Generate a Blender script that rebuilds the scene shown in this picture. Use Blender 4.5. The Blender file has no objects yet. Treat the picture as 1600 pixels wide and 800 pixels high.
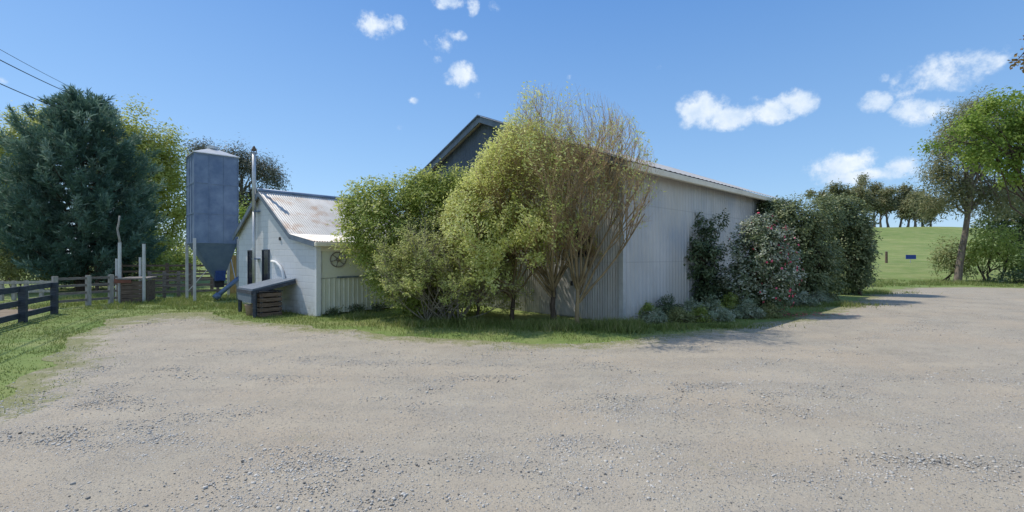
import bpy, math, random
import numpy as np
from mathutils import Vector, noise as mnoise
from mathutils.geometry import delaunay_2d_cdt

S = bpy.context.scene
COL = S.collection
F = 722.0          # focal length in photo pixels (1600 wide)
H = 1.8            # eye height
R = math.radians
RNG = np.random.default_rng(7)

def at(px, py, Y):
    return Vector(((px - 800) / F * Y, Y, H + (400 - py) / F * Y))
def gnd(px, py):
    Y = H * F / (py - 400.0)
    return Vector(((px - 800) / F * Y, Y, 0.0))
def gx(px, Y):
    return Vector(((px - 800) / F * Y, Y, 0.0))

# ------------------------------------------------------------------ objects
def props(o, label=None, cat=None, group=None, kind=None):
    if label: o['label'] = label
    if cat: o['category'] = cat
    if group: o['group'] = group
    if kind: o['kind'] = kind
    return o
def thing(name, label, cat, loc=(0, 0, 0), group=None):
    o = bpy.data.objects.new(name, None); COL.objects.link(o)
    o.location = loc; o.empty_display_size = 0.3
    return props(o, label, cat, group)
def root_loc(p):
    v = Vector((0, 0, 0))
    while p is not None:
        v += p.location; p = p.parent
    return v
class MB:
    """collects shapes in world space"""
    def __init__(s): s.v = []; s.f = []; s.arr = []
    def add(s, vs, fs):
        b = len(s.v); s.v += [tuple(v) for v in vs]; s.f += [tuple(i + b for i in f) for f in fs]
    def hexa(s, p):
        s.add(p, [(0, 3, 2, 1), (4, 5, 6, 7), (0, 1, 5, 4), (1, 2, 6, 5), (2, 3, 7, 6), (3, 0, 4, 7)])
    def box(s, c, sx, sy, sz, ux=(1, 0, 0), uy=None, uz=(0, 0, 1)):
        c = Vector(c); ux = Vector(ux).normalized(); uz = Vector(uz).normalized()
        uy = uz.cross(ux).normalized() if uy is None else Vector(uy).normalized()
        a, b, d = ux * sx / 2, uy * sy / 2, uz * sz / 2
        s.hexa([c - a - b - d, c + a - b - d, c + a + b - d, c - a + b - d, c - a - b + d, c + a - b + d, c + a + b + d, c - a + b + d])
    def bar(s, p, q, w, h, up=(0, 0, 1)):
        p, q = Vector(p), Vector(q); d = (q - p); L = d.length; d.normalize()
        up = Vector(up)
        if abs(d.dot(up)) > .95: up = Vector((0, 1, 0))
        side = up.cross(d).normalized(); u2 = d.cross(side)
        s.box((p + q) / 2, L, w, h, d, side, u2)
    def prism(s, base, ext):
        n = len(base); base = [Vector(b) for b in base]; ext = Vector(ext)
        vs = base + [b + ext for b in base]
        fs = [tuple(range(n))[::-1], tuple(range(n, 2 * n))] + [(i, (i + 1) % n, n + (i + 1) % n, n + i) for i in range(n)]
        s.add(vs, fs)
    def tube(s, pts, rad, n=6, cap=True):
        pts = [Vector(p) for p in pts]
        if not hasattr(rad, '__len__'): rad = [rad] * len(pts)
        b = len(s.v); m = len(pts)
        for i, p in enumerate(pts):
            d = (pts[min(i + 1, m - 1)] - pts[max(i - 1, 0)])
            d = d.normalized() if d.length > 1e-9 else Vector((0, 0, 1))
            a = d.cross(Vector((0.31, 0.95, 0.05)) if abs(d.y) < .9 else Vector((1, 0, 0))).normalized(); c = d.cross(a)
            for k in range(n):
                t = 2 * math.pi * k / n
                s.v.append(tuple(p + (a * math.cos(t) + c * math.sin(t)) * rad[i]))
        for i in range(m - 1):
            for k in range(n):
                k2 = (k + 1) % n
                s.f.append((b + i * n + k, b + i * n + k2, b + (i + 1) * n + k2, b + (i + 1) * n + k))
        if cap:
            s.f.append(tuple(b + k for k in range(n))[::-1]); s.f.append(tuple(b + (m - 1) * n + k for k in range(n)))
    def build(s, name, mat, parent=None, smooth=False, bevel=0):
        return meshobj(name, s.v, s.f, mat, parent, smooth, bevel=bevel)
def meshobj(name, v, f, mat, parent=None, smooth=False, tint=None, bevel=0):
    o0 = root_loc(parent)
    me = bpy.data.meshes.new(name)
    if isinstance(v, np.ndarray) and isinstance(f, np.ndarray):
        v = v - np.array(o0)[None, :]
        nf, k = f.shape
        me.vertices.add(len(v)); me.vertices.foreach_set('co', v.astype(np.float32).ravel())
        me.loops.add(nf * k); me.loops.foreach_set('vertex_index', f.astype(np.int32).ravel())
        me.polygons.add(nf); me.polygons.foreach_set('loop_start', np.arange(0, nf * k, k, dtype=np.int32))
        me.polygons.foreach_set('loop_total', np.full(nf, k, dtype=np.int32))
        me.update(calc_edges=True)
    else:
        me.from_pydata([tuple(Vector(p) - o0) for p in v], [], f); me.update()
    if tint is not None:
        a = me.attributes.new('tint', 'FLOAT', 'POINT'); a.data.foreach_set('value', np.asarray(tint, np.float32))
    if smooth: me.polygons.foreach_set('use_smooth', [True] * len(me.polygons))
    me.materials.append(mat)
    o = bpy.data.objects.new(name, me); COL.objects.link(o)
    if parent is not None: o.parent = parent
    if bevel:
        b = o.modifiers.new('b', 'BEVEL'); b.width = bevel; b.segments = 2; b.limit_method = 'ANGLE'
    return o
def copy_tree(o, parent=None):
    c = o.copy(); COL.objects.link(c); c.parent = parent
    for ch in [x for x in bpy.data.objects if x.parent == o]: copy_tree(ch, c)
    return c

# ------------------------------------------------------------------ materials
class NT:
    def __init__(s, name):
        s.m = bpy.data.materials.new(name); s.m.use_nodes = True; s.t = s.m.node_tree
        s.n = s.t.nodes; s.l = s.t.links
        s.p = s.n['Principled BSDF']; s.out = s.n['Material Output']
        s.p.inputs['Specular IOR Level'].default_value = .3
    def node(s, ty, **kw):
        n = s.n.new(ty)
        for k, v in kw.items():
            if k in n.inputs: n.inputs[k].default_value = v
            else: setattr(n, k, v)
        return n
    def link(s, a, b): s.l.new(a, b)
    def coord(s):
        return s.node('ShaderNodeTexCoord').outputs['Object']
    def noise(s, scale, detail=4, vec=None, rough=.55, dim=None):
        n = s.node('ShaderNodeTexNoise'); n.inputs['Scale'].default_value = scale; n.inputs['Detail'].default_value = detail
        n.inputs['Roughness'].default_value = rough
        s.link(vec if vec is not None else s.coord(), n.inputs['Vector']); return n.outputs['Fac']
    def mapr(s, fac, a, b, c=0., d=1.):
        n = s.node('ShaderNodeMapRange'); s.link(fac, n.inputs[0])
        for i, v in enumerate((a, b, c, d)): n.inputs[i + 1].default_value = v
        return n.outputs[0]
    def mix(s, fac, a, b, blend='MIX'):
        n = s.node('ShaderNodeMix'); n.data_type = 'RGBA'; n.blend_type = blend
        if isinstance(fac, (int, float)): n.inputs[0].default_value = fac
        else: s.link(fac, n.inputs[0])
        for i, c in ((6, a), (7, b)):
            if isinstance(c, tuple): n.inputs[i].default_value = (*c[:3], 1)
            else: s.link(c, n.inputs[i])
        return n.outputs[2]
    def math(s, op, a, b=0.):
        n = s.node('ShaderNodeMath'); n.operation = op
        for i, c in ((0, a), (1, b)):
            if isinstance(c, (int, float)): n.inputs[i].default_value = c
            else: s.link(c, n.inputs[i])
        return n.outputs[0]
    def base(s, c):
        if isinstance(c, tuple): s.p.inputs['Base Color'].default_value = (*c[:3], 1)
        else: s.link(c, s.p.inputs['Base Color'])
    def bump(s, h, strength=.3, dist=.02):
        b = s.node('ShaderNodeBump'); b.inputs['Strength'].default_value = strength; b.inputs['Distance'].default_value = dist
        s.link(h, b.inputs['Height']); s.link(b.outputs[0], s.p.inputs['Normal'])
    def set(s, rough=.7, metal=0.):
        s.p.inputs['Roughness'].default_value = rough; s.p.inputs['Metallic'].default_value = metal; return s.m

def mat_plain(name, a, b, scale=3., rough=.7, metal=0., bump=.15, stretch=None):
    m = NT(name); vec = m.coord()
    if stretch:
        mp = m.node('ShaderNodeMapping'); mp.inputs['Scale'].default_value = stretch; m.link(vec, mp.inputs[0]); vec = mp.outputs[0]
    f = m.noise(scale, 6, vec, .65)
    m.base(m.mix(m.mapr(f, .35, .65), a, b))
    if bump: m.bump(f, bump, .02)
    return m.set(rough, metal)

def mat_leaf(name, dark, light, tip=None, trans=.3, rough=.55):
    m = NT(name)
    a = m.node('ShaderNodeAttribute'); a.attribute_name = 'tint'
    g = m.node('ShaderNodeNewGeometry')
    f = m.math('ADD', m.math('MULTIPLY', a.outputs['Fac'], .65), m.math('MULTIPLY', g.outputs['Random Per Island'], .35))
    c = m.mix(f, dark, light)
    if tip: c = m.mix(m.mapr(f, .62, .95), c, tip)
    m.base(c); m.set(rough)
    tr = m.node('ShaderNodeBsdfTranslucent'); m.link(c, tr.inputs[0])
    mx = m.node('ShaderNodeMixShader'); mx.inputs[0].default_value = trans
    m.link(m.p.outputs[0], mx.inputs[1]); m.link(tr.outputs[0], mx.inputs[2]); m.link(mx.outputs[0], m.out.inputs[0])
    return m.m

def mat_gravel():
    m = NT('gravel'); c = m.coord()
    big = m.noise(.35, 5, c); mid = m.noise(2.2, 5, c); fine = m.noise(45, 4, c, .75); grit = m.noise(140, 2, c, .8)
    mp = m.node('ShaderNodeMapping'); mp.inputs['Scale'].default_value = (.3, 2.4, 1); mp.inputs['Rotation'].default_value = (0, 0, .25); m.link(c, mp.inputs[0])
    trk = m.noise(1.1, 4, mp.outputs[0])
    col = m.mix(m.mapr(big, .38, .62), (.39, .338, .262), (.44, .38, .295))
    col = m.mix(m.mapr(mid, .42, .66, 0, .7), col, (.45, .40, .31))
    col = m.mix(m.mapr(trk, .5, .66, 0, .25), col, (.33, .295, .245))
    warm = m.noise(.55, 4, m.math('ADD', 0, 0) and c)
    col = m.mix(m.mapr(warm, .46, .64, 0, .7), col, (.45, .37, .27))
    col = m.mix(m.mapr(fine, .35, .7, 0, .75), col, m.mix(.5, col, (.15, .145, .135)))
    col = m.mix(m.mapr(grit, .55, .75, 0, .6), col, (.52, .49, .44))
    patch = m.math('ADD', m.mapr(m.noise(.8, 6, c, .7), .40, .58), m.mapr(trk, .5, .64, 0, .5))
    st = 0
    for sc_, k_, th in ((24, .9, .26), (46, 1., .30), (80, .9, .34)):
        v = m.node('ShaderNodeTexVoronoi'); v.inputs['Scale'].default_value = sc_; m.link(c, v.inputs['Vector'])
        bw = m.node('ShaderNodeSeparateColor'); m.link(v.outputs['Color'], bw.inputs[0])
        keep = m.math('MULTIPLY', m.math('GREATER_THAN', m.math('ADD', bw.outputs[1], m.math('MULTIPLY', patch, .5)), .82), m.mapr(v.outputs['Distance'], th, th - .1))
        r = m.node('ShaderNodeValToRGB'); m.link(bw.outputs[0], r.inputs[0]); e = r.color_ramp.elements; e[0].color = (.13, .13, .125, 1); e[1].color = (.62, .61, .58, 1)
        x = e.new(.22); x.color = (.22, .22, .21, 1); x = e.new(.35); x.color = (.43, .42, .40, 1)
        col = m.mix(m.math('MULTIPLY', keep, k_), col, r.outputs[0]); st = m.math('ADD', st, keep)
    mp2 = m.node('ShaderNodeMapping'); mp2.inputs['Location'].default_value = (-.9, -14.5, 0); mp2.inputs['Scale'].default_value = (.55, 1, 1); m.link(c, mp2.inputs[0])
    ln = m.node('ShaderNodeVectorMath'); ln.operation = 'LENGTH'; m.link(mp2.outputs[0], ln.inputs[0])
    rad_ = m.math('ADD', ln.outputs['Value'], m.math('MULTIPLY', m.noise(.6, 4, c), 1.3))
    wv = m.math('SINE', m.math('MULTIPLY', rad_, 5.2))
    track = m.math('MULTIPLY', m.mapr(wv, .35, .95), m.math('MULTIPLY', m.mapr(m.noise(.45, 4, c), .42, .6), m.mapr(m.noise(9, 4, c, .7), .35, .6)))
    col = m.mix(m.math('MULTIPLY', track, .3), col, (.235, .225, .195))
    lt = m.math('MULTIPLY', m.mapr(wv, -.5, -.95), m.mapr(m.noise(.5, 3, c), .4, .6)); col = m.mix(m.math('MULTIPLY', lt, .25), col, (.47, .42, .33))
    e = m.node('ShaderNodeAttribute'); e.attribute_name = 'tint'
    en = m.math('ADD', m.math('MULTIPLY', m.noise(2.2, 6, c, .75), .6), m.math('MULTIPLY', m.noise(22, 4, c, .75), .4))
    ef = m.mapr(m.math('ADD', e.outputs['Fac'], m.math('MULTIPLY', m.math('SUBTRACT', en, .5), 3.2)), .20, .48, 1, 0)
    gcol = m.mix(m.noise(9, 4, c), (.17, .185, .075), (.30, .285, .15))
    wn = m.mapr(m.noise(.8, 5, c, .7), .62, .74, 0, .35)
    col = m.mix(wn, col, (.27, .26, .16))
    m.base(m.mix(ef, col, gcol))
    hgt = m.math('ADD', m.math('ADD', m.math('MULTIPLY', fine, .5), m.math('MULTIPLY', st, .7)), m.math('MULTIPLY', mid, 1.2))
    m.bump(hgt, .8, .03)
    return m.set(.95)

def mat_ground():
    m = NT('paddock_grass'); c = m.coord()
    a = m.noise(.11, 6, c, .65); b = m.noise(.7, 6, c, .7); d = m.noise(18, 4, c, .8)
    col = m.mix(m.mapr(a, .35, .65), (.14, .21, .05), (.215, .275, .08))
    col = m.mix(m.mapr(b, .45, .7, 0, .7), col, (.34, .33, .15))
    col = m.mix(m.mapr(d, .4, .75, 0, .5), col, (.09, .15, .03))
    mp = m.node('ShaderNodeMapping'); mp.inputs['Scale'].default_value = (.25, 1, 1); m.link(c, mp.inputs[0])
    col = m.mix(m.mapr(m.noise(.55, 7, mp.outputs[0], .75), .5, .62, 0, .55), col, (.30, .30, .12)); col = m.mix(m.mapr(m.noise(1.3, 7, mp.outputs[0], .8), .52, .66, 0, .6), col, (.085, .14, .035))
    m.base(col); m.bump(m.math('ADD', d, b), .6, .06)
    return m.set(.95)

def planar(m, ux, uy):
    """metre coordinates on a vertical wall running along (ux,uy)"""
    vm = m.node('ShaderNodeVectorMath'); vm.operation = 'DOT_PRODUCT'; vm.inputs[1].default_value = (ux, uy, 0); m.link(m.coord(), vm.inputs[0])
    sp = m.node('ShaderNodeSeparateXYZ'); m.link(m.coord(), sp.inputs[0])
    cb = m.node('ShaderNodeCombineXYZ'); m.link(vm.outputs['Value'], cb.inputs[0]); m.link(sp.outputs[2], cb.inputs[1])
    return cb.outputs[0], vm.outputs['Value'], sp.outputs[2]

def mat_sheet(name, a, b, rust=.0, rustcol=(.25, .13, .07), ux=None, rough=.5, metal=.35, sheet=.76, blotch=None):
    m = NT(name); c = m.coord()
    vec = c; along = None
    if ux:
        vec, along, z = planar(m, *ux)
        mp = m.node('ShaderNodeMapping'); mp.inputs['Scale'].default_value = (3.2, .35, 1); m.link(vec, mp.inputs[0]); streak = m.noise(1.2, 6, mp.outputs[0], .65)
    else:
        streak = m.noise(1.2, 6, c, .65)
    big = m.noise(.5, 5, c)
    col = m.mix(m.mapr(streak, .35, .65), a, b)
    col = m.mix(m.mapr(big, .4, .65, 0, .45), col, tuple(x * .72 for x in a))
    if along is not None:      # sheet-to-sheet tone
        wn = m.node('ShaderNodeTexWhiteNoise'); wn.noise_dimensions = '1D'
        m.link(m.math('FLOOR', m.math('DIVIDE', along, sheet)), wn.inputs['W'])
        col = m.mix(m.mapr(wn.outputs['Value'], 0, 1, 0, .3), col, tuple(x * .66 for x in a))
    if along is not None:      # mud splash and dust along the foot of the sheets
        col = m.mix(m.math('MULTIPLY', m.mapr(z, .0, .75, 1, 0), m.mapr(m.noise(4, 5, c), .3, .65, .1, .6)), col, (.30, .26, .20))
        col = m.mix(m.mapr(m.noise(.28, 4, c), .46, .62, 0, .35), col, tuple(x * .6 for x in a))
    if blotch:
        pn = m.noise(.24, 4, c, .5); col = m.mix(m.mapr(pn, .40, .62, 0, .55), col, blotch[0]); col = m.mix(m.mapr(m.noise(.33, 4, planar(m, *ux)[0]), .48, .62, 0, .6), col, blotch[1])
        fr = m.math('FRACT', m.math('MULTIPLY', z, .62)); ln_ = m.math('LESS_THAN', fr, .018); col = m.mix(m.math('MULTIPLY', ln_, .2), col, (.12, .12, .12))
    if rust:
        rn = m.noise(1.6, 7, vec if not ux else mp.outputs[0], .7)
        col = m.mix(m.mapr(rn, .66 - .22 * rust, .80 - .15 * rust, 0, .85), col, rustcol)
    m.base(col)
    return m.set(rough, metal)

M = {}
M['gravel'] = mat_gravel(); M['ground'] = mat_ground()
M['dirt'] = mat_plain('yard_dirt', (.17, .125, .085), (.27, .215, .15), 2.5, .95, 0, .5)
M['bark'] = mat_plain('bark', (.045, .033, .024), (.12, .09, .065), 6, .9, 0, .6, (3, 3, .6))
M['bark_grey'] = mat_plain('grey_bark', (.10, .08, .065), (.26, .21, .17), 5, .9, 0, .5, (3, 3, .5))
M['twig_red'] = mat_plain('russet_twigs', (.31, .205, .11), (.51, .37, .21), 3, .8, 0, .2)
M['bark_pale'] = mat_plain('pale_twigs', (.21, .185, .14), (.36, .325, .255), 5, .9, 0, .2)
M['bark_gold'] = mat_plain('golden_stems', (.17, .125, .065), (.33, .25, .135), 3, .75, 0, .3)
M['galv'] = mat_sheet('galvanised_steel', (.115, .17, .275), (.23, .30, .41), 0, rough=.5, metal=.3)
M['steel_leg'] = mat_plain('galvanised_pipe', (.45, .46, .47), (.58, .59, .59), 4, .45, .5, .1)
M['timber_dark'] = mat_plain('dark_stained_timber', (.03, .038, .055), (.075, .085, .10), 5, .75, 0, .35, (1, 1, 6))
M['timber_grey'] = mat_plain('weathered_timber', (.12, .105, .095), (.25, .225, .205), 5, .9, 0, .4, (1, 1, 5))
M['timber_pale'] = mat_plain('pale_weathered_timber', (.27, .255, .23), (.42, .40, .365), 5, .9, 0, .4, (3, 3, .7))
M['timber_brown'] = mat_plain('brown_planks', (.085, .06, .045), (.19, .14, .105), 4, .9, 0, .4, (1, 1, 6))
M['yellow'] = mat_plain('yellow_paint', (.36, .24, .09), (.47, .33, .14), 4, .7, 0, .1)
M['blue'] = mat_plain('blue_enamel', (.02, .055, .28), (.03, .075, .36), 6, .5, 0, .05)
M['blue_dark'] = mat_plain('faded_dark_blue', (.018, .045, .16), (.035, .075, .22), 6, .6, 0, .05)
M['dark'] = mat_plain('dark_rubber', (.02, .02, .022), (.045, .045, .05), 4, .7, 0, .1)
M['navy_glass'] = mat_plain('dark_window_glass', (.010, .014, .03), (.018, .022, .045), 2, .12, 0, 0)
M['white_trim'] = mat_plain('white_trim', (.62, .63, .64), (.74, .74, .73), 4, .6, 0, .08)
M['cream'] = mat_plain('cream_trim', (.68, .62, .49), (.78, .72, .59), 3, .55, 0, .08, (1, 1, 1))
M['blue_barge'] = mat_plain('slate_blue_trim', (.10, .13, .17), (.16, .195, .24), 3, .55, 0, .1)
M['cable'] = mat_plain('black_cable', (.02, .02, .022), (.03, .03, .03), 3, .6, 0, 0)
M['rock'] = None

def mat_stones():
    m = NT('loose_stone'); g = m.node('ShaderNodeNewGeometry')
    r = m.node('ShaderNodeValToRGB'); m.link(g.outputs['Random Per Island'], r.inputs[0])
    e = r.color_ramp.elements; e[0].color = (.10, .10, .098, 1); e[1].color = (.50, .47, .42, 1)
    for p, c in ((.07, (.17, .165, .155, 1)), (.12, (.38, .365, .34, 1)), (.4, (.50, .48, .44, 1)), (.75, (.58, .55, .50, 1))):
        x = e.new(p); x.color = c
    m.base(m.mix(m.mapr(m.noise(60, 3), .4, .7, 0, .3), r.outputs[0], (.3, .29, .28)))
    return m.set(.9)
M['rock'] = mat_stones()

def mat_brick(name, ux, c1, c2, mortar, dirt):
    m = NT(name); vec, along, z = planar(m, *ux)
    b = m.node('ShaderNodeTexBrick'); m.link(vec, b.inputs['Vector'])
    b.inputs['Scale'].default_value = 1; b.inputs['Brick Width'].default_value = .40; b.inputs['Row Height'].default_value = .2
    b.inputs['Mortar Size'].default_value = .012; b.inputs['Color1'].default_value = (*c1, 1); b.inputs['Color2'].default_value = (*c2, 1); b.inputs['Mortar'].default_value = (*mortar, 1)
    n = m.noise(1.2, 6, None, .7); n2 = m.noise(5, 5)
    col = m.mix(m.mapr(n, .45, .75, 0, .6), b.outputs['Color'], dirt)
    lowd = m.math('MULTIPLY', m.mapr(z, .0, .55, 1, 0), m.mapr(n2, .35, .6))
    col = m.mix(m.math('MULTIPLY', lowd, .6), col, (.30, .27, .22))
    m.base(col)
    m.bump(m.math('ADD', m.math('MULTIPLY', b.outputs['Fac'], -.6), m.math('MULTIPLY', n2, .5)), .5, .012)
    return m.set(.85)

# ------------------------------------------------------------------ world, sun, camera
SUN_EL = R(56); SUN_AZ = math.atan2(-.92, .39)     # from +Y towards +X
sd = Vector((math.sin(SUN_AZ) * math.cos(SUN_EL), math.cos(SUN_AZ) * math.cos(SUN_EL), math.sin(SUN_EL)))
def build_world():
    w = bpy.data.worlds.new('World'); S.world = w; w.use_nodes = True
    t = w.node_tree; n = t.nodes; l = t.links
    bg = n['Background']; bg.inputs[1].default_value = .15
    sky = n.new('ShaderNodeTexSky'); sky.sky_type = 'NISHITA'; sky.sun_disc = False
    sky.sun_elevation = SUN_EL; sky.sun_rotation = SUN_AZ
    sky.air_density = 1.15; sky.dust_density = .25; sky.ozone_density = 2.2; sky.altitude = 300
    tc = n.new('ShaderNodeTexCoord')
    def mth(op, a, b=None, clamp=False):
        x = n.new('ShaderNodeMath'); x.operation = op; x.use_clamp = clamp
        for i, c in ((0, a), (1, b)):
            if c is None: continue
            if isinstance(c, (int, float)): x.inputs[i].default_value = c
            else: l.new(c, x.inputs[i])
        return x.outputs[0]
    def noise(scale, detail, rough, off=0):
        v = n.new('ShaderNodeMapping'); v.inputs['Location'].default_value = (off, off * .7, off * 1.3); l.new(tc.outputs['Generated'], v.inputs[0])
        x = n.new('ShaderNodeTexNoise'); x.inputs['Scale'].default_value = scale; x.inputs['Detail'].default_value = detail; x.inputs['Roughness'].default_value = rough
        l.new(v.outputs[0], x.inputs['Vector']); return x.outputs['Fac']
    f1 = noise(21, 10, .66, 3.1); f2 = noise(9, 6, .6, 8.2)
    fb = mth('ADD', mth('MULTIPLY', mth('SUBTRACT', f1, .5), 2.6), mth('MULTIPLY', mth('SUBTRACT', f2, .5), 1.2))
    puffs = [  # photo px, py, half sizes, density, wispiness
        (584, 38, 46, 24, 1.0), (622, 36, 20, 15, .7), (545, 45, 14, 9, .4), (705, 2, 40, 15, .8), (738, 8, 14, 18, .9), (772, 15, 18, 18, .35),
        (690, 68, 32, 24, .75), (712, 56, 24, 12, .7), (684, 88, 14, 16, .6), (722, 117, 34, 23, 1.05), (700, 130, 18, 10, .5), (812, 70, 13, 10, .3), (646, 157, 14, 9, .38),
        (745, 148, 14, 16, .3), (1030, 105, 13, 11, .35), (888, 122, 11, 12, .35), (625, 200, 10, 10, .3),
        (1098, 172, 44, 31, 1.2), (1145, 183, 60, 22, 1.25), (1200, 176, 50, 22, 1.25), (1245, 160, 34, 26, 1.2), (1090, 192, 34, 14, .6), (1180, 155, 20, 10, .5),
        (1318, 256, 62, 28, 1.3), (1345, 274, 82, 18, 1.1), (1400, 262, 44, 22, .8), (1428, 268, 26, 20, .6), (1290, 285, 30, 8, .4),
        (1368, 160, 30, 22, .75), (1380, 122, 18, 14, .4), (1460, 122, 72, 38, .9), (1525, 92, 56, 28, .8), (1440, 172, 54, 28, .9), (1500, 110, 70, 26, .6), (0, 126, 16, 9, .6)]
    dens = None
    # unseen broad clouds added out of view as white fill light (azimuth from +Y, elevation, half sizes in radians)
    fill_clouds = [(178, 16, .55, .16, 1.1), (140, 24, .45, .17, 1.1), (-145, 22, .5, .18, 1.1), (165, 42, .42, .2, 1.05), (-165, 55, .4, .22, 1.05), (112, 14, .4, .12, 1.1), (-110, 14, .4, .13, 1.1), (120, 48, .34, .2, 1.0), (-125, 46, .3, .16, 1.0), (100, 70, .3, .2, 1.0)]
    for (px, py, rx, ry, k) in puffs + fill_clouds:
        k *= .95; is_fill = rx < 1
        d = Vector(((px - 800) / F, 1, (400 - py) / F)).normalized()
        if is_fill: d = Vector((math.sin(R(px)) * math.cos(R(py)), math.cos(R(px)) * math.cos(R(py)), math.sin(R(py))))
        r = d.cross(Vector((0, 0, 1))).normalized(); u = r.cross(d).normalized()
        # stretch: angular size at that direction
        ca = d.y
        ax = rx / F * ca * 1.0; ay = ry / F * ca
        if is_fill: ax, ay, ca = rx, ry, 1
        comps = []
        for (vec, sc) in ((r, ax * (ca ** .5)), (u, ay)):
            x = n.new('ShaderNodeVectorMath'); x.operation = 'DOT_PRODUCT'; x.inputs[1].default_value = tuple(vec / sc)
            l.new(tc.outputs['Generated'], x.inputs[0]); comps.append(x.outputs['Value'])
        cx = n.new('ShaderNodeVectorMath'); cx.operation = 'DOT_PRODUCT'; cx.inputs[1].default_value = tuple(d); l.new(tc.outputs['Generated'], cx.inputs[0])
        front = mth('GREATER_THAN', cx.outputs['Value'], .6)
        rr = mth('SQRT', mth('ADD', mth('MULTIPLY', comps[0], comps[0]), mth('MULTIPLY', comps[1], comps[1])))
        v = mth('MULTIPLY', mth('MULTIPLY', mth('SUBTRACT', 1.25, rr, True), front), k)
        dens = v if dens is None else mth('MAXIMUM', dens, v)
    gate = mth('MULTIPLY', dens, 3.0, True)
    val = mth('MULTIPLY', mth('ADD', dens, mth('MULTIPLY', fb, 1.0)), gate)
    mr = n.new('ShaderNodeMapRange'); mr.interpolation_type = 'SMOOTHSTEP'; l.new(val, mr.inputs[0])
    mr.inputs[1].default_value = .24; mr.inputs[2].default_value = 1.05; mr.inputs[3].default_value = 0; mr.inputs[4].default_value = .93
    # cloud tone
    cr = n.new('ShaderNodeMapRange'); l.new(noise(26, 5, .6, 5.5), cr.inputs[0]); cr.inputs[1].default_value = .35; cr.inputs[2].default_value = .65
    cm = n.new('ShaderNodeMix'); cm.data_type = 'RGBA'; l.new(cr.outputs[0], cm.inputs[0])
    cm.inputs[6].default_value = (2.9, 3.5, 4.3, 1); cm.inputs[7].default_value = (4.1, 4.4, 4.7, 1)
    tint = n.new('ShaderNodeMix'); tint.data_type = 'RGBA'; tint.blend_type = 'MULTIPLY'; tint.inputs[0].default_value = 1
    l.new(sky.outputs[0], tint.inputs[6]); tint.inputs[7].default_value = (1.0, 1.0, 1.0, 1)
    sep = n.new('ShaderNodeSeparateXYZ'); l.new(tc.outputs['Generated'], sep.inputs[0])
    er = n.new('ShaderNodeMapRange'); l.new(sep.outputs[2], er.inputs[0]); er.inputs[1].default_value = 0; er.inputs[2].default_value = .48
    air = n.new('ShaderNodeMix'); air.data_type = 'RGBA'; l.new(er.outputs[0], air.inputs[0]); air.inputs[6].default_value = (1.24, 2.28, 3.65, 1); air.inputs[7].default_value = (.38, 1.16, 2.85, 1)
    ev = n.new('ShaderNodeMix'); ev.data_type = 'RGBA'; ev.inputs[0].default_value = .78; l.new(tint.outputs[2], ev.inputs[6]); l.new(air.outputs[2], ev.inputs[7])
    mx = n.new('ShaderNodeMix'); mx.data_type = 'RGBA'; l.new(mr.outputs[0], mx.inputs[0]); l.new(ev.outputs[2], mx.inputs[6]); l.new(cm.outputs[2], mx.inputs[7])
    l.new(mx.outputs[2], bg.inputs[0])
build_world()
sl = bpy.data.lights.new('Sun', 'SUN'); sl.energy = 2.6; sl.angle = R(.5); sl.color = (1, .93, .81)
so = bpy.data.objects.new('Sun', sl); COL.objects.link(so); so.rotation_euler = sd.to_track_quat('Z', 'Y').to_euler(); so.location = (-20, 20, 30)
cd = bpy.data.cameras.new('Camera'); cam = bpy.data.objects.new('Camera', cd); COL.objects.link(cam); S.camera = cam
cam.location = (0, 0, H); cam.rotation_euler = (R(90), 0, 0); cd.sensor_width = 36; cd.lens = 36 * F / 1600; cd.clip_end = 2000; cd.clip_start = .05
S.view_settings.view_transform = 'Standard'; S.view_settings.look = 'None'; S.view_settings.gamma = 1; S.view_settings.exposure = .62
S.cycles.max_bounces = 7; S.cycles.diffuse_bounces = 4; S.cycles.transmission_bounces = 4
S.render.engine = 'CYCLES'
try: S.cycles.use_denoising = True
except Exception: pass

# ------------------------------------------------------------------ ground
def sstep(a, b, x):
    t = np.clip((x - a) / (b - a), 0, 1); return t * t * (3 - 2 * t)
def hill(x, y):
    x = np.asarray(x, float); y = np.asarray(y, float)
    rise = 8.0 * np.clip((y - 32) / 68.0, 0, 1) ** 1.25
    rise = np.where(y > 96, rise - ((y - 96) / 60.) ** 2 * 2.0, rise)
    rise = np.maximum(rise, -6)
    rise = rise + np.clip((y - 60) / 40, 0, 1) * (.28 * np.sin(x * .09 + 1) + .2 * np.sin(x * .23 + y * .05))
    side = .25 + .75 * sstep(-10, 30, x)
    return rise * side
def hz(x, y): return float(hill(x, y))

def ground_sheet():
    xs = np.concatenate([np.linspace(-420, -60, 16), np.linspace(-54, 110, 84), np.linspace(118, 420, 20)])
    ys = np.concatenate([np.linspace(-80, 26, 20), np.linspace(28, 150, 90), np.linspace(160, 700, 24)])
    X, Y = np.meshgrid(xs, ys); Z = hill(X, Y)
    v = np.stack([X, Y, Z], -1).reshape(-1, 3); nx = len(xs); i = np.arange(len(ys) - 1)[:, None] * nx + np.arange(nx - 1)[None, :]
    f = np.stack([i, i + 1, i + nx + 1, i + nx], -1).reshape(-1, 4)
    props(meshobj('ground', v, f, M['ground'], smooth=True), kind='structure')
ground_sheet()

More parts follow.
